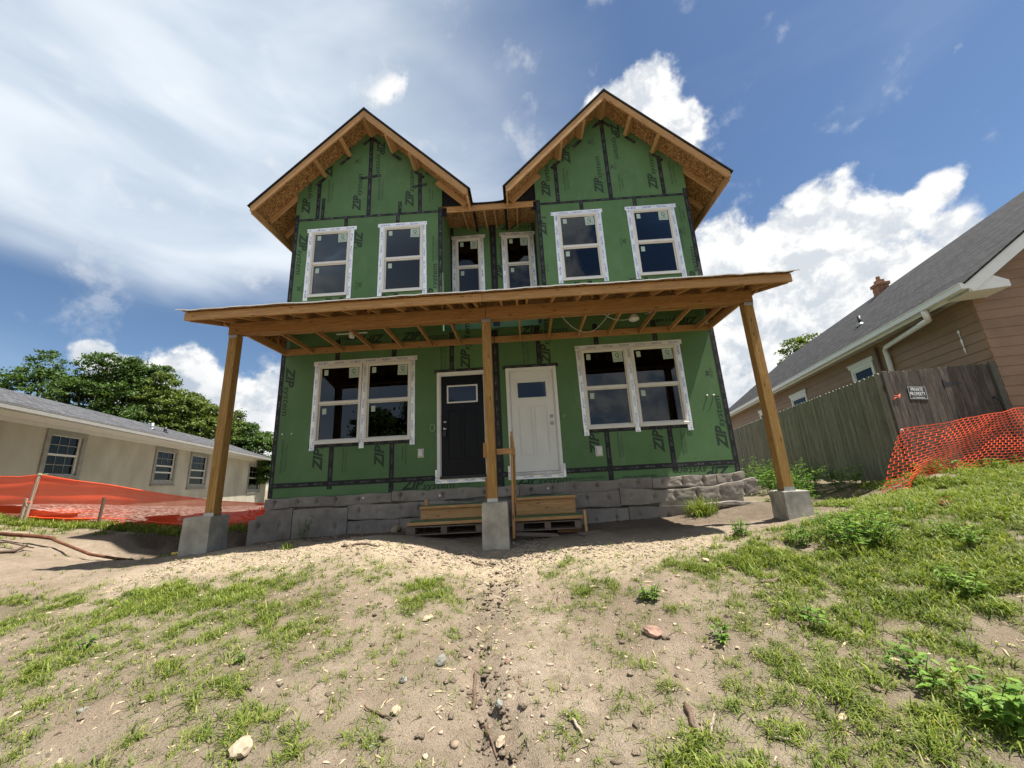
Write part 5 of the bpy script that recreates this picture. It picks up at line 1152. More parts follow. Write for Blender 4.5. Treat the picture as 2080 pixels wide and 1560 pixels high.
# ------------------------------------------------------------------ weathered board fence and gate
def fence():
    p0 = V((7.058, -.598, 0)); p1 = V((9.284, 8.245, 0)); d = (p1-p0); ln = d.length; d.normalize(); out = V((-d.y, d.x, 0))
    f = thing('board_fence', 'long grey weathered dog ear board fence running back beside the brown house', 'fence', (7.06, -.6, -.45))
    R = random.Random(12); s = .02; w = .138
    prof = lambda w_, h: [(-w_/2, 0), (w_/2, 0), (w_/2, h-.03), (w_/2-.028, h), (-w_/2+.028, h), (-w_/2, h-.03)]
    hs = [fixed((lambda P_: ([(x, y, z) for y in (-.009, .009) for x, z in P_], [[0, 1, 2, 3, 4, 5], [11, 10, 9, 8, 7, 6]]+[[i, i+6, (i+1) % 6+6, (i+1) % 6] for i in range(6)]))(prof(w-.003*k, 1.95+.02*k))) for k in range(3)]
    F0 = Matrix((V((0, 0, 1)), -out, d)).transposed()
    n = int(ln/.145)
    for i in range(n+14):
        c = p0 + d*(.07+i*.145); zt = 1.45 + R.uniform(-.008, .008); k = R.randrange(3); h = 1.95+.02*k
        # mesh is drawn upright in x-z; turn it so local X is up for the grain
        M = Matrix((d, -out, V((0, 0, 1)))).transposed().to_4x4() @ Matrix.Rotation(R.uniform(-.008, .008), 4, 'Y'); M.translation = c + V((0, 0, zt-h)) + out*R.uniform(0, .012)
        obj('picket', hs[k], MT['fencev'], f, M)
    for z in (.0, 1.15): beam('fence_rail', p0-out*.05+V((0, 0, z)), p0+d*(ln+1.9)-out*.05+V((0, 0, z)), .04, .09, MT['fence'], f)
    # gate between the fence corner and the house
    q0 = V((7.058, -.62, 0)); q1 = V((9.50, -.28, 0)); dd = (q1-q0); gl = dd.length; dd.normalize(); no = V((dd.y, -dd.x, 0))
    G = thing('board_gate', 'dark weathered dog ear board gate between the fence corner and brown house', 'gate', (8.2, -.45, -.4)); nb = 16; bw = gl/nb
    for i in range(nb):
        t = (i+.5)/nb; c = q0 + dd*(gl*t); zt = 1.45 + .13*t + R.uniform(-.006, .006); h = 1.9
        me = fixed((lambda P_: ([(x, y, z) for y in (-.009, .009) for x, z in P_], [[0, 1, 2, 3, 4, 5], [11, 10, 9, 8, 7, 6]]+[[j, j+6, (j+1) % 6+6, (j+1) % 6] for j in range(6)]))(prof(bw-.006, h)))
        M = Matrix((dd, -no, V((0, 0, 1)))).transposed().to_4x4(); M.translation = c+V((0, 0, zt-h)) + no*R.uniform(0, .004); obj('gate_board', me, MT['gatev'], G, M)
    for z0, z1 in ((.1, .15), (1.15, 1.25)): beam('gate_rail', q0-no*.04+V((0, 0, z0)), q1-no*.04+V((0, 0, z1)), .04, .09, MT['gate'], G)
    beam('gate_post', q0+dd*.05+no*.02+V((0, 0, -.55)), q0+dd*.05+no*.02+V((0, 0, 1.46)), .10, .03, MT['gate'], G, -no); beam('gate_post', q1-dd*.09+no*.03+V((0, 0, -.5)), q1-dd*.09+no*.03+V((0, 0, 1.60)), .13, .035, MT['fence'], G, -no)
    def gp(u, v, off=.012): return q0+dd*u+V((0, 0, v))+no*off
    # strap hinge
    tri = [gp(1.22, 1.12), gp(1.22, 1.30), gp(1.26, 1.24), gp(1.60, 1.215), gp(1.60, 1.195), gp(1.26, 1.18)]
    vs = tri+[p+no*.008 for p in tri]; obj('hinge', fixed((vs, [[0, 1, 2, 3, 4, 5][::-1], [6, 7, 8, 9, 10, 11]]+[[i, (i+1) % 6, (i+1) % 6+6, i+6] for i in range(6)])), MT['blackmetal'], G)
    obj('handle', fixed(tubev([gp(2.18, .92, .012), gp(2.19, .90, .05), gp(2.23, .85, .06), gp(2.24, .70, .06), gp(2.24, .62, .045)], .014, 8), True), MT['blackmetal'], G)
    tube('pink_ribbon', [gp(.10, 1.0, .04), gp(.16, .99, .05), gp(.24, 1.03, .03), gp(.2, .97, .04), gp(.10, .96, .05), gp(.05, .93, .04)], .006, MT['orange'], G, 5)
    # sign
    X = dd; Yv = V((0, 0, 1)); M = Matrix((X, Yv, no)).transposed().to_4x4(); M = M @ Matrix.Rotation(-.04, 4, 'Z'); M.translation = gp(.62, 1.045, .016)
    S = obj('private_property_sign', fixed(merge([[[(-.185, -.12, 0), (.185, -.12, 0), (.185, .12, 0), (-.185, .12, 0), (-.185, -.12, .004), (.185, -.12, .004), (.185, .12, .004), (-.185, .12, .004)], [[3, 2, 1, 0], [4, 5, 6, 7], [0, 1, 5, 4], [1, 2, 6, 5], [2, 3, 7, 6], [3, 0, 4, 7]]]])), MT['signblk'], None, M)
    tag(S, 'black sign with white PRIVATE PROPERTY lettering on the weathered gate', 'sign')
    obj('lettering', textmesh('sign', [('PRIVATE', -.125, .03, .066, .25, 0, .01), ('PROPERTY', -.155, -.05, .066, .31, 0, .01), ('NO TRESPASSING', -.125, -.10, .026, .25, 0, .008)]), MT['whiteink'], S, M @ Matrix.Translation((0, 0, .0046)))
    vs, fs = ring(-.178, .178, -.113, .113, .005, 0, .0006); obj('border', fixed(([(x, z, y) for x, y, z in vs], fs)), MT['whiteink'], S, M @ Matrix.Translation((0, 0, .0042)))
def fence_mats():
    for k, c1, c2, dk in (('fencev', (.37, .345, .30), (.235, .218, .188), (.07, .064, .056)), ('gatev', (.25, .21, .18), (.12, .10, .085), (.025, .021, .018))):
        b = NB(k); w = b.noise(2.2, b.co((26, 26, 1.3), rand=1), 6, .65, 1.); col = b.ramp(w, (.25, c1), (.5, c2), (.8, dk)); st = b.noise(2., b.co((4, 4, .8), rand=1), 6, .7)
        col = b.mix(b.math('MULTIPLY', b.ramp(st, (.42, 0.), (.68, 1.)), .75 if k == 'gatev' else .45), col, dk); fi = b.noise(9, b.co((80, 80, 2), rand=1), 3); col = b.mix(.5, col, b.ramp(fi, (.35, .4), (.65, 1.1)), 'MULTIPLY'); col = b.vary(col, .35); b.bump(w, .4, .004); MT[k] = b.done(col, .85, spec=.15)
fence_mats(); fence()

# ------------------------------------------------------------------ orange barrier net on the right
def net():
    top = [(6.74, -1.02, .375), (6.80, -1.02, .385), (6.95, -1.03, .40), (7.5, -1.06, .46), (8.1, -1.05, .535), (8.84, -1.0, .632), (9.6, -.98, .72), (11.2, -.95, .86)]
    bot = [(6.02, -1.12), (6.16, -1.16), (6.36, -1.18), (6.62, -1.14), (7.2, -1.10), (8.3, -1.05), (9.3, -1.0), (11.0, -.95)]
    us = np.array([0, .10, .26, .5, 1.05, 2.0, 2.9, 4.5])
    def S(u, v):
        t = [np.interp(u, us, [p[i] for p in top]) for i in range(3)]; b = [np.interp(u, us, [p[i] for p in bot]) for i in range(2)]; zb = zbi(u)
        x = t[0]+(b[0]-t[0])*v; y = t[1]+(b[1]-t[1])*v; z = t[2]+(zb-t[2])*v
        y += .035*math.sin(u*4+v*5)*math.sin(math.pi*v) - .10*math.exp(-((u-.2)/.18)**2)*v; w_ = mnoise.noise(V((u*3.1, v*3.3, 4.2))); y += .05*w_*math.sin(math.pi*min(1, v*1.2)); x += .03*mnoise.noise(V((u*2.3, v*4., 9.))); z -= .03*math.sin(math.pi*v)*math.sin(u*2.2)**2 + .02*w_
        return V((x, y, z))
    _z = [g1(p[0], p[1])+.012 for p in bot]
    def zbi(u): return float(np.interp(u, us, _z))
    rows = 22; du = .045; U = 4.3; vs, fs = [], []
    def strand(pts, w, nrm=V((0, -1, 0))):
        k = len(vs)
        for i, p in enumerate(pts):
            t = (pts[min(i+1, len(pts)-1)]-pts[max(i-1, 0)]).normalized(); a = t.cross(nrm).normalized()*w/2; b = nrm*.0025
            vs.extend([p-a-b, p+a-b, p+a+b, p-a+b])
        for i in range(len(pts)-1):
            for j in range(4): a0 = k+i*4+j; a1 = k+i*4+(j+1) % 4; fs.append([a0, a1, a1+4, a0+4])
    R = random.Random(3)
    for r in range(rows+1):
        v = r/rows; pts = []
        for i in range(int(U/du)*2+1):
            u = i*du/2; ph = (i + (2 if r % 2 else 0)) % 4; dv = {0: .0, 1: .06, 2: 0., 3: -.06}[ph]/rows*1.6; pts.append(S(u, min(1, max(0, v+dv))))
        strand(pts, .012 if r in (0, rows) else .0075)
    for r in range(rows):
        for i in range(int(U/du/2)+1):
            u = i*2*du + (du if r % 2 else 0)
            if u > U: continue
            strand([S(u, r/rows), S(u, (r+1)/rows)], .008)
    t = thing('orange_barrier_net', 'bright orange plastic barrier net with open holes hung before the gate', 'safety net', (7.5, -1.1, -.4))
    obj('net', mesh(vs, fs), MT['orange'], t)
    strands = []
    tube('tie', [S(.05, .02)+V((.02*math.cos(a), .0, .02*math.sin(a))) for a in np.linspace(0, 6.5, 10)], .005, MT['wire'], t, 5)
net()

# ------------------------------------------------------------------ grass
def blades(px, py, length, n_per, seed, spread, width, flat=.5):
    """curved blades growing from tuft centres; returns coords, quads+tips"""
    R = np.random.default_rng(seed); n = len(px)*n_per
    cx = np.repeat(px, n_per)+R.normal(0, spread, n); cy = np.repeat(py, n_per)+R.normal(0, spread, n); L = np.repeat(length, n_per)*R.uniform(.45, 1.15, n)
    az = R.uniform(0, 2*np.pi, n); lean = np.clip(R.normal(flat, .28, n), .05, 1.25); bend = R.uniform(.2, .9, n)
    cz = gz(cx, cy)-.004; w = width*R.uniform(.6, 1.3, n)*np.clip(L/.07, .6, 1.5)
    dx, dy = np.cos(az), np.sin(az); sx, sy = -dy, dx
    pts = []
    for k, t in enumerate((0, .38, .72, 1.)):
        a = lean*(.35+.65*t) + bend*t*t*.6; r = L*t
        hx = np.sin(a)*r; hz = np.cos(np.clip(a, 0, 1.5))*r; ww = w*(1., .9, .6, 0.)[k]
        x, y, z = cx+dx*hx, cy+dy*hx, cz+hz
        if k < 3: pts += [np.stack([x-sx*ww/2, y-sy*ww/2, z], 1), np.stack([x+sx*ww/2, y+sy*ww/2, z], 1)]
        else: pts += [np.stack([x, y, z], 1)]
    co = np.stack(pts, 1).reshape(-1, 3); b = np.arange(n)[:, None]*7
    tr = np.concatenate([b+np.array([[0, 1, 3]]), b+np.array([[0, 3, 2]]), b+np.array([[2, 3, 5]]), b+np.array([[2, 5, 4]]), b+np.array([[4, 5, 6]])], 1).reshape(-1, 3)
    tn = np.clip(np.repeat(R.uniform(.15, .85, len(px)), n_per)+R.normal(0, .16, n), 0, 1); tn = np.repeat(tn[:, None], 7, 1)*np.array([.75, .75, .95, .95, 1.05, 1.05, 1.15])
    return co, tr, np.clip(tn, 0, 1).ravel()
def grass():
    R = np.random.default_rng(21)
    def patch(n, x0, x1, y0, y1, lmin, lmax, nper, width, pw=2.3, spread=.017, seed=1, flat=.55):
        x = R.uniform(x0, x1, n); y = R.uniform(y0, y1, n); g = grassy(x, y); k = R.uniform(0, 1, n) < g**pw; x, y, g = x[k], y[k], g[k]
        k = ~((np.abs(x-.05) < .24) & (np.abs(y+1.76) < .24) | (np.abs(x+4.2) < .26) & (np.abs(y+1.8) < .26) | (np.abs(x-4.19) < .26) & (np.abs(y+1.77) < .26)); x, y, g = x[k], y[k], g[k]
        return blades(x, y, lmin+(lmax-lmin)*g*R.uniform(.6, 1.2, len(x)), nper, seed, spread, width, flat)
    def sprigs(n, x0, x1, y0, y1, lmin, lmax, nper, width, seed):
        x = R.uniform(x0, x1, n); y = R.uniform(y0, y1, n); k = R.uniform(0, 1, n) < .12+.75*fbm(x, y, 1.7, 171, 3)*(1-.75*np.exp(-((x-.25)/.3)**2))*(1-.6*sstep(y, -3., -2.6)*(x < 2)); x, y = x[k], y[k]
        k = ~((y > -2.2) & (np.abs(x) < 4.8)); x, y = x[k], y[k]
        return blades(x, y, R.uniform(lmin, lmax, len(x)), nper, seed, .010, width, .65)
    parts = [patch(40000, -4.6, 5.2, -5.9, -3.0, .03, .09, 7, .0052, seed=2, flat=.78), patch(24000, -6.5, 9.2, -3.4, -1.2, .035, .10, 7, .0066, seed=3, flat=.7), patch(14000, 2.4, 9.5, -5.2, -1.0, .045, .12, 8, .0064, seed=4, flat=.7), sprigs(5600, -4.8, 5., -5.8, -2.7, .03, .085, 6, .0048, 12), sprigs(2800, -6., 8., -3.2, -1.9, .03, .08, 6, .0055, 13),
             patch(9000, -12.5, -4.7, -1.6, .95, .05, .13, 7, .008, seed=5, flat=.4), patch(2600, 4.8, 9, -1.3, .3, .05, .12, 7, .008, seed=6)]
    # strip of longer grass along the bank
    R2 = np.random.default_rng(9); x = R2.uniform(-12, -5.2, 1900); y = R2.uniform(.55, .92, 1900); parts.append(blades(x, y, R2.uniform(.07, .17, 1900), 6, 10, .02, .009, .35))
    x = R2.uniform(-22, -13, 1) ; co, tr, tn = [], [], []; k = 0
    for c, t, n in parts: co.append(c); tr.append(t+k); tn.append(n); k += len(c)
    me = npmesh('grass', np.concatenate(co), np.concatenate(tr)); tone(me, np.concatenate(tn)); o = obj('grass', me, MT['grass']); tag(o, 'short patchy grass growing in the sandy soil', 'grass', kind='stuff')
    # tall tuft by the slabs
    for nm, lab, px, py, sp, ln, n in (('grass_tuft', 'tall tuft of grass before the warped end of the grey slabs', 3.55, -.52, .12, .42, 34), ('grass_tuft', 'bright young grass tuft at the shade edge of the sand heap', -2.75, -2.14, .035, .13, 8)):
        R3 = np.random.default_rng(int(px*10)+99); x = px+R3.normal(0, sp, n); y = py+R3.normal(0, sp*.7, n); c, t, q = blades(x, y, R3.uniform(.6, 1., n)*ln, 9, 77, .02, .0075, .38)
        z0 = g1(px, py); c = c-np.array([px, py, z0]); me = npmesh('tuft', c, t); tone(me, q); tag(obj(nm, me, MT['grass'], None, Matrix.Translation((px, py, z0))), lab, 'grass')
grass()

# ------------------------------------------------------------------ broad leaved weeds
def leafset(R, stems, leaf, per, up_=.6):
    """leaves along stems: pointed ovals folded on the midrib"""
    vs, tr, tn = [], [], []
    for pts in stems:
        for k in range(per):
            t = R.uniform(.2, 1.); i = min(int(t*(len(pts)-1)), len(pts)-2); f = t*(len(pts)-1)-i; p = pts[i].lerp(pts[i+1], f)
            az = R.uniform(0, 6.283); el = R.uniform(-.15, .7); d = V((math.cos(az)*math.cos(el), math.sin(az)*math.cos(el), math.sin(el)*up_)).normalized(); l = leaf*R.uniform(.55, 1.2)*(1.15-.4*t); w = l*R.uniform(.38, .55)
            s = d.cross(V((0, 0, 1))).normalized()*w/2; n = s.cross(d).normalized(); p0 = p+d*l*.12; a = len(vs); dr = V((0, 0, -l*.18))
            vs += [p0, p0+d*l*.35+s+n*w*.16, p0+d*l*.38-n*w*.05, p0+d*l*.35-s+n*w*.16, p0+d*l*.72+s*.7+n*w*.1+dr*.5, p0+d*l*.72-n*w*.04+dr*.5, p0+d*l*.72-s*.7+n*w*.1+dr*.5, p0+d*l+dr]
            tr += [(a, a+1, a+2), (a, a+2, a+3), (a+1, a+4, a+5), (a+1, a+5, a+2), (a+2, a+5, a+6), (a+2, a+6, a+3), (a+4, a+7, a+5), (a+5, a+7, a+6)]; q = R.uniform(.1, 1.); tn += [q]*8
    return vs, tr, tn
def weed(x, y, h, spread, nst, leaf, per, label, seed, mat='weed', name='weed_plant', group=None):
    R = random.Random(seed); z = g1(x, y); stems = []
    for k in range(nst):
        az = R.uniform(0, 6.283); r = spread*math.sqrt(R.uniform(.02, 1)); b = V((math.cos(az)*r*.45, math.sin(az)*r*.45, 0)); b.z = g1(x+b.x, y+b.y)-z-.01; e = b+V((math.cos(az)*r*.6, math.sin(az)*r*.6, h*R.uniform(.55, 1.05))); m = b.lerp(e, .5)+V((R.uniform(-.02, .02), R.uniform(-.02, .02), h*.08)); stems.append([b, b.lerp(m, .5)+V((0, 0, h*.04)), m, m.lerp(e, .5)+V((0, 0, h*.03)), e])
    T = thing(name, label, 'plant', (x, y, z), group)
    v, t, n = leafset(R, stems, leaf, per); me = npmesh('leaves', [p[:] for p in v], t, True); tone(me, n); obj('foliage', me, MT[mat], T, Matrix.Translation((x, y, z)))
    sv = merge([tubev(s, [.004, .0035, .003, .0025, .0015], 4) for s in stems]); me = mesh(*sv); tone(me, [.25]*len(me.vertices)); obj('stems', me, MT[mat], T, Matrix.Translation((x, y, z)))
    return T
for i, (x, y, h, sp, ns, lf, per, lab) in enumerate([
    (1.55, -3.79, .15, .10, 9, .055, 9, 'compact dark green weed standing alone on sand, past the gully from the tall stick'),
    (3.85, -3.25, .36, .42, 42, .075, 13, 'largest clump of leafy weeds in the lawn before the squat pier'),
    (3.35, -3.0, .24, .22, 14, .06, 10, 'leafy weed joined to the flank of the largest clump'),
    (2.50, -4.35, .13, .13, 8, .06, 8, 'low pale leaved weed in dense grass between red stone and lawn edge'),
    (1.84, -4.42, .10, .09, 7, .05, 8, 'small weed behind the bare soil spot in the grass'),
    (3.10, -2.45, .20, .18, 14, .06, 9, 'weed patch on the soil before the squat pier at the shade edge'),
    (2.74, -5.26, .22, .18, 14, .08, 9, 'dark broad leaved weed at the lawn rim with large heart leaves'),
    (2.66, -4.95, .16, .14, 9, .07, 8, 'weed with yellowish heart leaves next to the dark broad leaved one'),
    (3.75, -4.25, .22, .14, 8, .07, 9, 'upright thin weed in the sloping lawn'),
    (-3.11, -4.18, .12, .07, 5, .05, 9, 'small dark upright weed on the left grass patch beside bare sand'),
    (-1.62, -4.42, .07, .04, 3, .05, 5, 'tiny seedling with two dark leaves between grass tufts'),
    (-3.55, -.45, .42, .15, 8, .055, 12, 'spindly weed growing up against the tall grey slabs in the shade'),
    (4.55, -3.6, .20, .22, 12, .06, 9, 'weed in the upper lawn past the largest clump'),
    (5.05, -.75, .30, .30, 22, .07, 11, 'nettle like weeds between the slab stack and squat pier'),
    (4.95, -2.75, .16, .2, 10, .05, 9, 'low weed spreading over the soil beside the squat pier')]):
    weed(x, y, h, sp, ns, lf, per, lab, 300+i)
weed(5.35, -2.75, .12, .12, 5, .07, 7, 'wilted reddish brown weed lying in the bright lawn', 340, 'leafred')
for i, (x, y, h, sp, ns) in enumerate([(5.75, .75, .85, .5, 44), (6.35, 1.1, .6, .5, 36), (6.85, .5, .5, .42, 30), (7.05, 1.9, .6, .5, 32), (6.4, 2.4, .9, .6, 38), (7.25, -.85, .22, .34, 20), (7.95, -.95, .20, .38, 20), (8.75, -1.0, .20, .4, 20), (7.2, 3.6, .6, .5, 26)]):
    weed(x, y, h, sp, ns, .085, 12, 'dark undergrowth sprawling at the foot of the board fence' if i not in (5, 6, 7) else 'leafy undergrowth along the hem of the orange barrier net', 400+i, name='undergrowth', group='undergrowth by the fence' if i not in (5, 6, 7) else 'undergrowth by the net')

# ------------------------------------------------------------------ stones, pebbles, sticks
def stone(x, y, sx, sy, sz, mat, label, seed, group=None, rz=None, sink=.3):
    R = random.Random(seed); bm = bmesh.new(); bmesh.ops.create_icosphere(bm, subdivisions=3, radius=1)
    cuts = [(V((R.gauss(0, 1), R.gauss(0, 1), R.gauss(0, .8))).normalized(), R.uniform(.55, .85)) for _ in range(9)]
    for v in bm.verts:
        c = v.co
        for n, d in cuts:
            k = c.dot(n)
            if k > d: c -= n*(k-d)*.92
        c *= 1+.16*mnoise.noise(c*2.3+V((seed, 0, 0)))+.07*mnoise.noise(c*6+V((0, seed, 0))); v.co = V((c.x*sx, c.y*sy, c.z*sz))
    me = bpy.data.meshes.new('stone'); bm.to_mesh(me); bm.free()
    z = g1(x, y)+sz*(1-2*sink)*.8; o = obj('stone', me, MT[mat], None, Matrix.Translation((x, y, z)) @ Euler((R.uniform(-.15, .15), R.uniform(-.15, .15), rz if rz is not None else R.uniform(0, 6))).to_matrix().to_4x4()); return tag(o, label, 'stone', group)
for i, a in enumerate([
    (-1.09, -5.15, .072, .062, .045, 'stonepale', 'largest pale tan stone among grass on the left slope'), (-.167, -4.47, .052, .04, .035, 'stonegrey', 'grey green rounded stone with a grass tuft growing at its side'),
    (-.38, -4.64, .03, .024, .022, 'stonegrey', 'small half white half dark stone on bare sand left of the gully'), (-.338, -4.91, .05, .03, .016, 'stonetan', 'flat yellowish stone chip beside the tall stick'),
    (-.43, -3.81, .085, .05, .016, 'stonetan', 'flat pale slab of stone half under two grass tufts'), (1.40, -4.27, .085, .055, .035, 'stonered', 'mottled red and white stone lump on sand near the compact weed'),
    (.265, -4.86, .034, .028, .024, 'stonegrey', 'dark stone lying in the gully below the tall stick'), (.30, -4.43, .022, .02, .018, 'stonered', 'small orange brown pebble stone in the gully beside the tall stick'),
    (-2.30, -4.87, .03, .024, .02, 'stonegrey', 'dark stone nestled in thick grass on the left slope'), (.29, -5.09, .036, .03, .02, 'stonetan', 'tan stone at the lower end of the gully'), (-1.9, -.36, .15, .09, .08, 'stonetan', 'angular rough rock leaning at the foot of the grey slabs'),
    (2.37, -3.06, .10, .04, .02, 'stonetan', 'long pale flat stone at the sand edge below the slab stack'), (2.07, -5.13, .045, .02, .012, 'stonetan', 'thin tan stone chip lying in dense right hand grass'), (-.78, -5.3, .03, .02, .015, 'stonepale', 'little white stone just beyond the largest pale tan one')]):
    stone(*a, 500+i, sink=.25)
R_ = random.Random(77)
k = 0
while k < 34:
    x, y = R_.uniform(-2.4, 2.6), R_.uniform(-5.4, -2.6)
    if abs(x-.2) > .5 and R_.random() < .3: continue
    s = R_.uniform(.007, .016); stone(x, y, s*R_.uniform(1, 1.6), s, s*.7, R_.choice(['stonetan', 'stonetan', 'stonegrey', 'stonepale']), 'small loose stone lying on the sandy slope or in the gully', 600+k, 'small loose stones', sink=.2); k += 1
def pebbles():
    R = np.random.default_rng(33); ico = bmesh.new(); bmesh.ops.create_icosphere(ico, subdivisions=1, radius=1); bv = np.array([v.co[:] for v in ico.verts]); bf = np.array([[v.index for v in f.verts] for f in ico.faces]); ico.free()
    def sample(n, f, x0, x1, y0, y1):
        x = R.uniform(x0, x1, n); y = R.uniform(y0, y1, n); k = R.uniform(0, 1, n) < f(x, y); return x[k], y[k]
    S = [sample(6500, lambda x, y: .85*np.exp(-((y+2.45)/.35)**2)*(x < 2.6), -4.3, 3.2, -3.2, -1.9), sample(1500, lambda x, y: .8*np.exp(-((x+3.6)/.8)**2-((y+.75)/.35)**2), -4.8, -2.4, -1.4, -.25), sample(1600, lambda x, y: .9*np.exp(-((x-.38)/.28)**2-((y+1.75)/.35)**2), -.4, 1.3, -2.4, -1.2),
         sample(2600, lambda x, y: .12+.75*np.exp(-((x-.25)/.25)**2), -3, 3, -5.6, -2.6), sample(900, lambda x, y: .5+0*x, -.6, .8, -2.45, -1.9)]
    x = np.concatenate([s[0] for s in S]); y = np.concatenate([s[1] for s in S]); n = len(x); z = gz(x, y); s = R.gamma(3., .0022, n)+.0035
    k = ~((np.abs(x-.05) < .20) & (np.abs(y+1.76) < .2)); x, y, z, s = x[k], y[k], z[k], s[k]; n = len(x)
    sc = np.stack([s*R.uniform(.8, 1.6, n), s*R.uniform(.8, 1.4, n), s*R.uniform(.4, .8, n)], 1); a = R.uniform(0, 6.28, n)
    p = bv[None]*(1+R.uniform(-.25, .25, (n, len(bv), 1)))*sc[:, None, :]; q = p.copy(); q[..., 0] = p[..., 0]*np.cos(a)[:, None]-p[..., 1]*np.sin(a)[:, None]; q[..., 1] = p[..., 0]*np.sin(a)[:, None]+p[..., 1]*np.cos(a)[:, None]
    q += np.stack([x, y, z+s*.15], 1)[:, None, :]; me = npmesh('pebbles', q.reshape(-1, 3), (bf[None]+np.arange(n)[:, None, None]*len(bv)).reshape(-1, 3))
    tag(obj('pebbles', me, MT['pebble']), 'pale stone chips scattered over sand before the porch', 'pebbles', kind='stuff')
pebbles()
def clods():
    R = np.random.default_rng(44); ico = bmesh.new(); bmesh.ops.create_icosphere(ico, subdivisions=2, radius=1); bv = np.array([v.co[:] for v in ico.verts]); bf = np.array([[v.index for v in f.verts] for f in ico.faces]); ico.free()
    n = 28000; x = R.uniform(-4.4, 3.4, n); y = R.uniform(-5.7, -1.9, n); f = .9*gully(x, y)*(fbm(x, y, 4, 3, 2) > .42) + .5*np.exp(-((y+2.32)/.13)**2)*np.exp(-((x-.1)/1.1)**2) + .02
    k = R.uniform(0, 1, n) < f; x, y = x[k], y[k]; n = len(x); s = np.minimum(R.gamma(2.2, .0034, n)+.003, .019); z = gz(x, y); sc = np.stack([s*R.uniform(.8, 1.7, n), s*R.uniform(.8, 1.5, n), s*R.uniform(.5, .9, n)], 1)
    p = bv[None]*(1+R.uniform(-.42, .42, (n, len(bv), 1)))*sc[:, None]+np.stack([x, y, z+s*.2], 1)[:, None]
    me = npmesh('clods', p.reshape(-1, 3), (bf[None]+np.arange(n)[:, None, None]*len(bv)).reshape(-1, 3)); t = np.repeat(R.uniform(.0, .5, n)*(R.random(n) < .6), len(bv)).astype(np.float32)
    ca = me.color_attributes.new('tone', 'FLOAT_COLOR', 'POINT'); o_ = np.zeros_like(t); ca.data.foreach_set('color', np.stack([t, o_, o_, o_+1], -1).ravel())
    tag(obj('soil_clods', me, MT['soil']), 'crumbly clods of soil in the gully and along the shade edge', 'soil', kind='stuff')
clods()
def litter():
    R = np.random.default_rng(55); n = 2600; x = R.uniform(-4.5, 5, n); y = R.uniform(-5.7, -2.0, n); l = R.gamma(2., .012, n)+.01; a = R.uniform(0, 3.14, n); w = R.uniform(.0012, .0032, n); dx, dy = np.cos(a)*l/2, np.sin(a)*l/2; px, py = -np.sin(a)*w, np.cos(a)*w
    z0 = gz(x-dx, y-dy)+.004; z1 = gz(x+dx, y+dy)+.004; zt = R.uniform(.001, .006, n)
    q = np.stack([np.stack([x-dx-px, y-dy-py, z0], 1), np.stack([x+dx-px, y+dy-py, z1], 1), np.stack([x+dx+px, y+dy+py, z1], 1), np.stack([x-dx+px, y-dy+py, z0], 1), np.stack([x, y, np.maximum(z0, z1)+zt+.002], 1)], 1).reshape(-1, 3); b = np.arange(n)[:, None]*5
    t = np.concatenate([b+np.array([[0, 1, 4]]), b+np.array([[1, 2, 4]]), b+np.array([[2, 3, 4]]), b+np.array([[3, 0, 4]])], 1).reshape(-1, 3); me = npmesh('litter', q, t); tn = np.repeat(R.choice([.05, .3, .75, 1.], n), 5); tone(me, tn)
    m = NB('dead_straw'); vc = m.n('ShaderNodeVertexColor'); vc.layer_name = 'tone'; sp = m.n('ShaderNodeSeparateColor'); m.L.new(vc.outputs[0], sp.inputs[0]); tag(obj('dead_straw', me, m.done(m.ramp(sp.outputs[0], (0., (.06, .04, .026)), (.5, (.20, .14, .085)), (1., (.42, .34, .22))), .9, spec=.1)), 'dead straw and bark crumbs strewn over the sand', 'litter', kind='stuff')
litter()
def stick(a, b, r, mat, label, seed, lift=.008, wob=.006, cat='stick', nm='stick'):
    R = random.Random(seed); a, b = V(a), V(b); n = 7; pts = []
    for i in range(n+1):
        t = i/n; p = a.lerp(b, t); x, y = p.x+R.uniform(-wob, wob), p.y+R.uniform(-wob, wob); pts.append((x, y, g1(x, y)+lift+R.uniform(0, .006)))
    c = V(pts[0]); me = fixed(tubev([V(p)-c for p in pts], [r*(.75+.35*R.random())*(1-.35*abs(2*i/n-1)**3) for i in range(n+1)], 7), True); return tag(obj(nm, me, MT[mat], None, Matrix.Translation(c)), label, cat)
for i, a in enumerate([((.078, -4.50, 0), (.112, -4.83, 0), .015, 'stick', 'thick straight brown stick lying along the gully edge'), ((.165, -4.95, 0), (.285, -5.16, 0), .010, 'stick', 'thin dark curved stick at the lower gully edge'), ((1.335, -4.94, 0), (1.315, -5.11, 0), .017, 'stick', 'curled strip of brown bark on sand'),
    ((1.465, -5.02, 0), (1.37, -5.16, 0), .010, 'stickpale', 'bleached pale stick next to the curled bark'), ((-.55, -4.85, 0), (-.34, -4.98, 0), .006, 'stick', 'thin twig reaching from a grass tuft to the yellowish stone'), ((.685, -4.98, 0), (.73, -5.09, 0), .009, 'stickpale', 'short pale stick in grass right of the gully'),
    ((-.25, -2.32, 0), (.04, -2.44, 0), .018, 'stick', 'dark stick lying in rubble before the tall pier'), ((1.66, -5.19, 0), (1.75, -5.215, 0), .007, 'stickpale', 'tiny whitish stick in the right hand grass'), ((2.25, -3.40, 0), (2.62, -3.30, 0), .012, 'stick', 'knobbly root lying in grass below the sand edge'), ((2.54, -3.72, 0), (2.72, -3.70, 0), .022, 'stick', 'short rotten wood chunk in the grass right of the knobbly root'),
    ((-1.9, -2.42, 0), (-1.45, -2.38, 0), .016, 'stick', 'dark branch piece lying on the sunlit sand heap')]): stick(*a, 700+i)
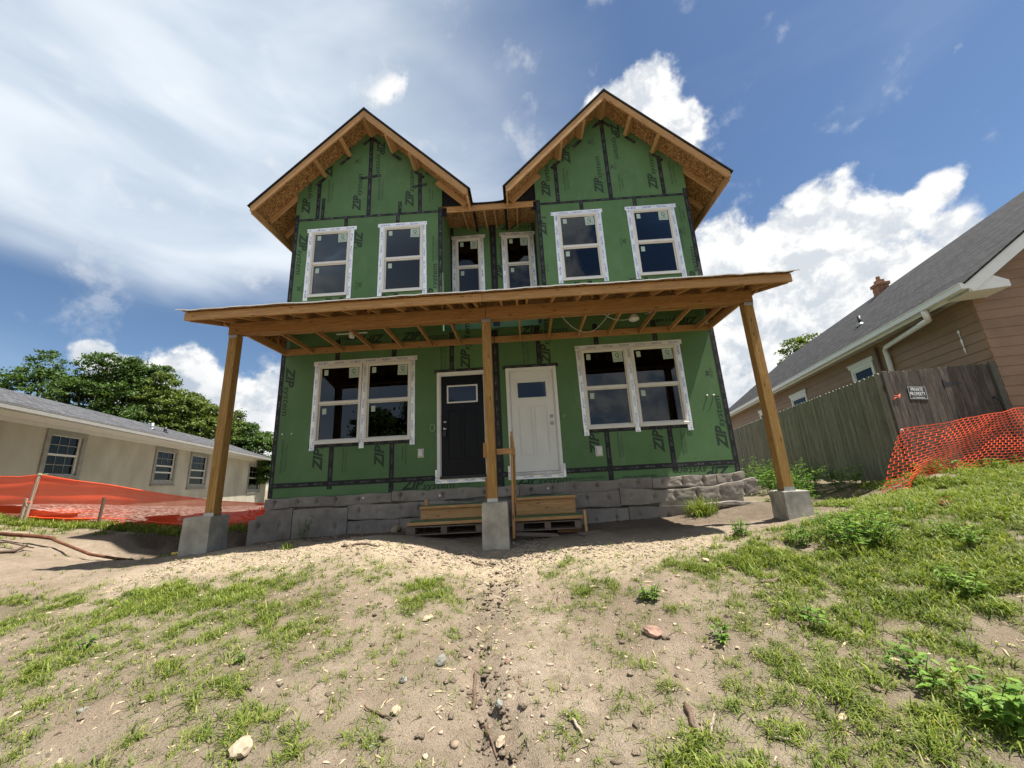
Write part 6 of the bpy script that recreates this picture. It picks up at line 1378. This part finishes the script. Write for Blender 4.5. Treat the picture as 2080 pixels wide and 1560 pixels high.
# rusty pipe, gas pipe and conduit near the pit
tag(obj('rusty_pipe', fixed(tubev([(-9.3, -.70, -.53), (-8.2, -.66, -.66), (-7.95, -.66, -.70), (-7.9, -.67, -.73), (-6.85, -.98, -.95), (-6.2, -1.16, -1.01), (-5.8, -1.27, -1.03)], [.032, .032, .032, .023, .023, .022, .022], 10), True), MT['rust']), 'long rusty steel pipe lying down the bank towards the pit', 'pipe')
tag(obj('branch', fixed(merge([tubev([(-9.6, -1.15, g1(-9.6, -1.15)+.03), (-8.9, -1.12, g1(-8.9, -1.12)+.08), (-8.3, -1.0, g1(-8.3, -1)+.10), (-7.9, -.95, g1(-7.9, -.95)+.06)], [.012, .016, .014, .01], 6), tubev([(-8.5, -1.05, g1(-8.5, -1.05)+.09), (-8.65, -1.25, g1(-8.65, -1.25)+.02), (-8.9, -1.4, g1(-8.9, -1.4)+.01)], [.012, .01, .006], 6), tubev([(-8.0, -.97, g1(-8, -.97)+.08), (-7.95, -1.15, g1(-7.95, -1.15)+.03), (-8.25, -1.35, g1(-8.25, -1.35)+.02)], [.02, .025, .012], 6)]), True), MT['stick']), 'dark dead branch lying below the rusty pipe', 'branch')
tag(tube('gas_pipe', [(-5.75, -.62, -1.06), (-5.3, -.72, -1.045), (-4.9, -.86, -1.05), (-4.6, -.95, -1.06)], .026, MT['yellow'], None, 10), 'short yellow gas pipe sticking out of the pit side', 'pipe')
tag(tube('conduit', [(-5.9, .35, -.90), (-5.6, .05, -.92), (-5.3, -.6, -.98), (-5.0, -1.0, -1.1), (-4.85, -1.2, -1.2)], .018, MT['greypvc'], None, 8), 'grey plastic conduit bending down into the pit beside the pier', 'conduit')

# ------------------------------------------------------------------ trees
def crown_mesh(seed, lobes, nclump, per, leaf):
    """leaf-sized faces gathered in clumps over the lobes' shells"""
    R = np.random.default_rng(seed); L = np.array(lobes); vol = L[:, 3]*L[:, 4]*L[:, 5]; pick = R.choice(len(L), nclump, p=vol**.7/np.sum(vol**.7)); d = R.normal(size=(nclump, 3)); d /= np.linalg.norm(d, axis=1)[:, None]
    d[:, 2] = np.where(d[:, 2] < -.45, -d[:, 2], d[:, 2]); rad = R.uniform(.62, 1.06, nclump)**.6; c = L[pick, :3]+d*L[pick, 3:6]*rad[:, None]; cs = R.uniform(.5, 1.25, nclump)
    n = nclump*per; ci = np.repeat(np.arange(nclump), per); off = R.normal(size=(n, 3))*np.array([.30, .30, .17])*cs[ci][:, None]*leaf*6; p = c[ci]+off
    a = R.normal(size=(n, 3)); a /= np.linalg.norm(a, axis=1)[:, None]; nn = R.normal(size=(n, 3))*.6+np.array([0, 0, 1.])+.5*d[ci]; b = np.cross(nn, a); b /= np.linalg.norm(b, axis=1)[:, None]; s = leaf*R.uniform(.6, 1.35, n)[:, None]
    q = np.stack([p-a*s, p+b*s*.5-a*s*.1, p+a*s, p-b*s*.5-a*s*.1], 1).reshape(-1, 3); f = np.arange(n*4).reshape(-1, 4)
    t = np.clip(.5+.5*np.repeat(R.normal(0, .22, nclump), per)+R.normal(0, .13, n), 0, 1)
    return q, f, np.repeat(t, 4)
def tree(x, y, h, r, label, seed, mat='leaf', leaf=.13, ncl=420, per=26, low=.22, name='tree', group=None, lean=0.):
    R = random.Random(seed); z = g1(x, y)-.1; T = thing(name, label, 'tree', (x, y, z), group); M = Matrix.Translation((x, y, z))
    lobes = [(0, 0, h*.62, r*.75, r*.75, h*.26)]
    for k in range(9):
        az = k*2.399+R.uniform(-.4, .4); t = R.uniform(.0, 1.); zz = h*(low+.12+(.78-low)*t); rr = r*(.62*(1-.55*max(0, t-.45)/.55)); s = r*R.uniform(.30, .46); lobes.append((math.cos(az)*rr, math.sin(az)*rr, zz, s*1.15, s*1.15, s*.85))
    lobes.append((R.uniform(-.2, .2)*r, R.uniform(-.2, .2)*r, h*.86, r*.36, r*.36, h*.13))
    q, f, t = crown_mesh(seed, lobes, ncl, per, leaf); me = npmesh('crown', q, f, False, 4); tone(me, t); obj('crown', me, MT[mat], T, M)
    parts = [tubev([(0, 0, 0), (.03*r, 0, h*.2), (-.02*r, .03*r, h*.45), (0, 0, h*.75)], [h*.028, h*.022, h*.016, h*.006], 9)]
    for lx, ly, lz, *_ in lobes[1:]: b = V((0, 0, lz*.55)); parts.append(tubev([b, b.lerp(V((lx, ly, lz)), .5)+V((0, 0, -.03*h)), (lx, ly, lz)], [h*.011, h*.007, h*.003], 6))
    obj('trunk', fixed(merge(parts), True), MT['bark'], T, M); return T
GT = 'trees behind the stucco building'
for i, (x, y, h, r, lab, mt) in enumerate([(-36.5, 15.5, 10.4, 3.2, 'dark tree at the outer end of the row behind the stucco roof', 'leaf'), (-33.2, 17.2, 11.4, 3.2, 'tallest dark tree of the row, next to the outer one', 'leaf'), (-30.6, 18.4, 11.5, 2.9, 'dark round topped tree between the tallest and the pointed one', 'leaf'), (-28.2, 19.2, 11.2, 2.7, 'tree with a narrow pointed crown rising over the row', 'leaf'), (-26.4, 19.4, 10.0, 2.6, 'dense mid height tree behind the two roof vents', 'leafy'),
    (-24.4, 20.4, 8.7, 2.5, 'yellowish tree just past the two roof vents', 'leafy'), (-22.6, 21.0, 7.5, 2.2, 'smaller tree at the low end of the row near the porch post', 'leafy'), (-20.8, 21.6, 6.4, 2.0, 'smallest tree of the row beside the green house corner', 'leaf')]):
    tree(x, y, h, r, lab, 800+i, mt, .10, 620, 38, low=.12, group=GT)
tree(24.5, 24, 11.3, 3.0, 'yellow green tree top showing over the brown house roof', 820, 'leafy', .13, 420, 26)
tree(15.5, 31, 4.6, 1.8, 'small distant tree between the green house and brown house eaves', 821, 'leaf', .12, 160, 22)
# across the street, mirrored in the lower windows
for i, (x, y, h, r) in enumerate([(-13.5, -27, 9.5, 3.6), (-9, -29, 10.5, 3.6), (1.5, -33, 9, 4.2)]):
    tree(x, y, h, r, ('rounded street tree', 'tallest street tree', 'low wide street tree')[i]+' across the road, mirrored in the lower windows', 830+i, 'leaf', .2, 300, 24, group='street trees across the road')
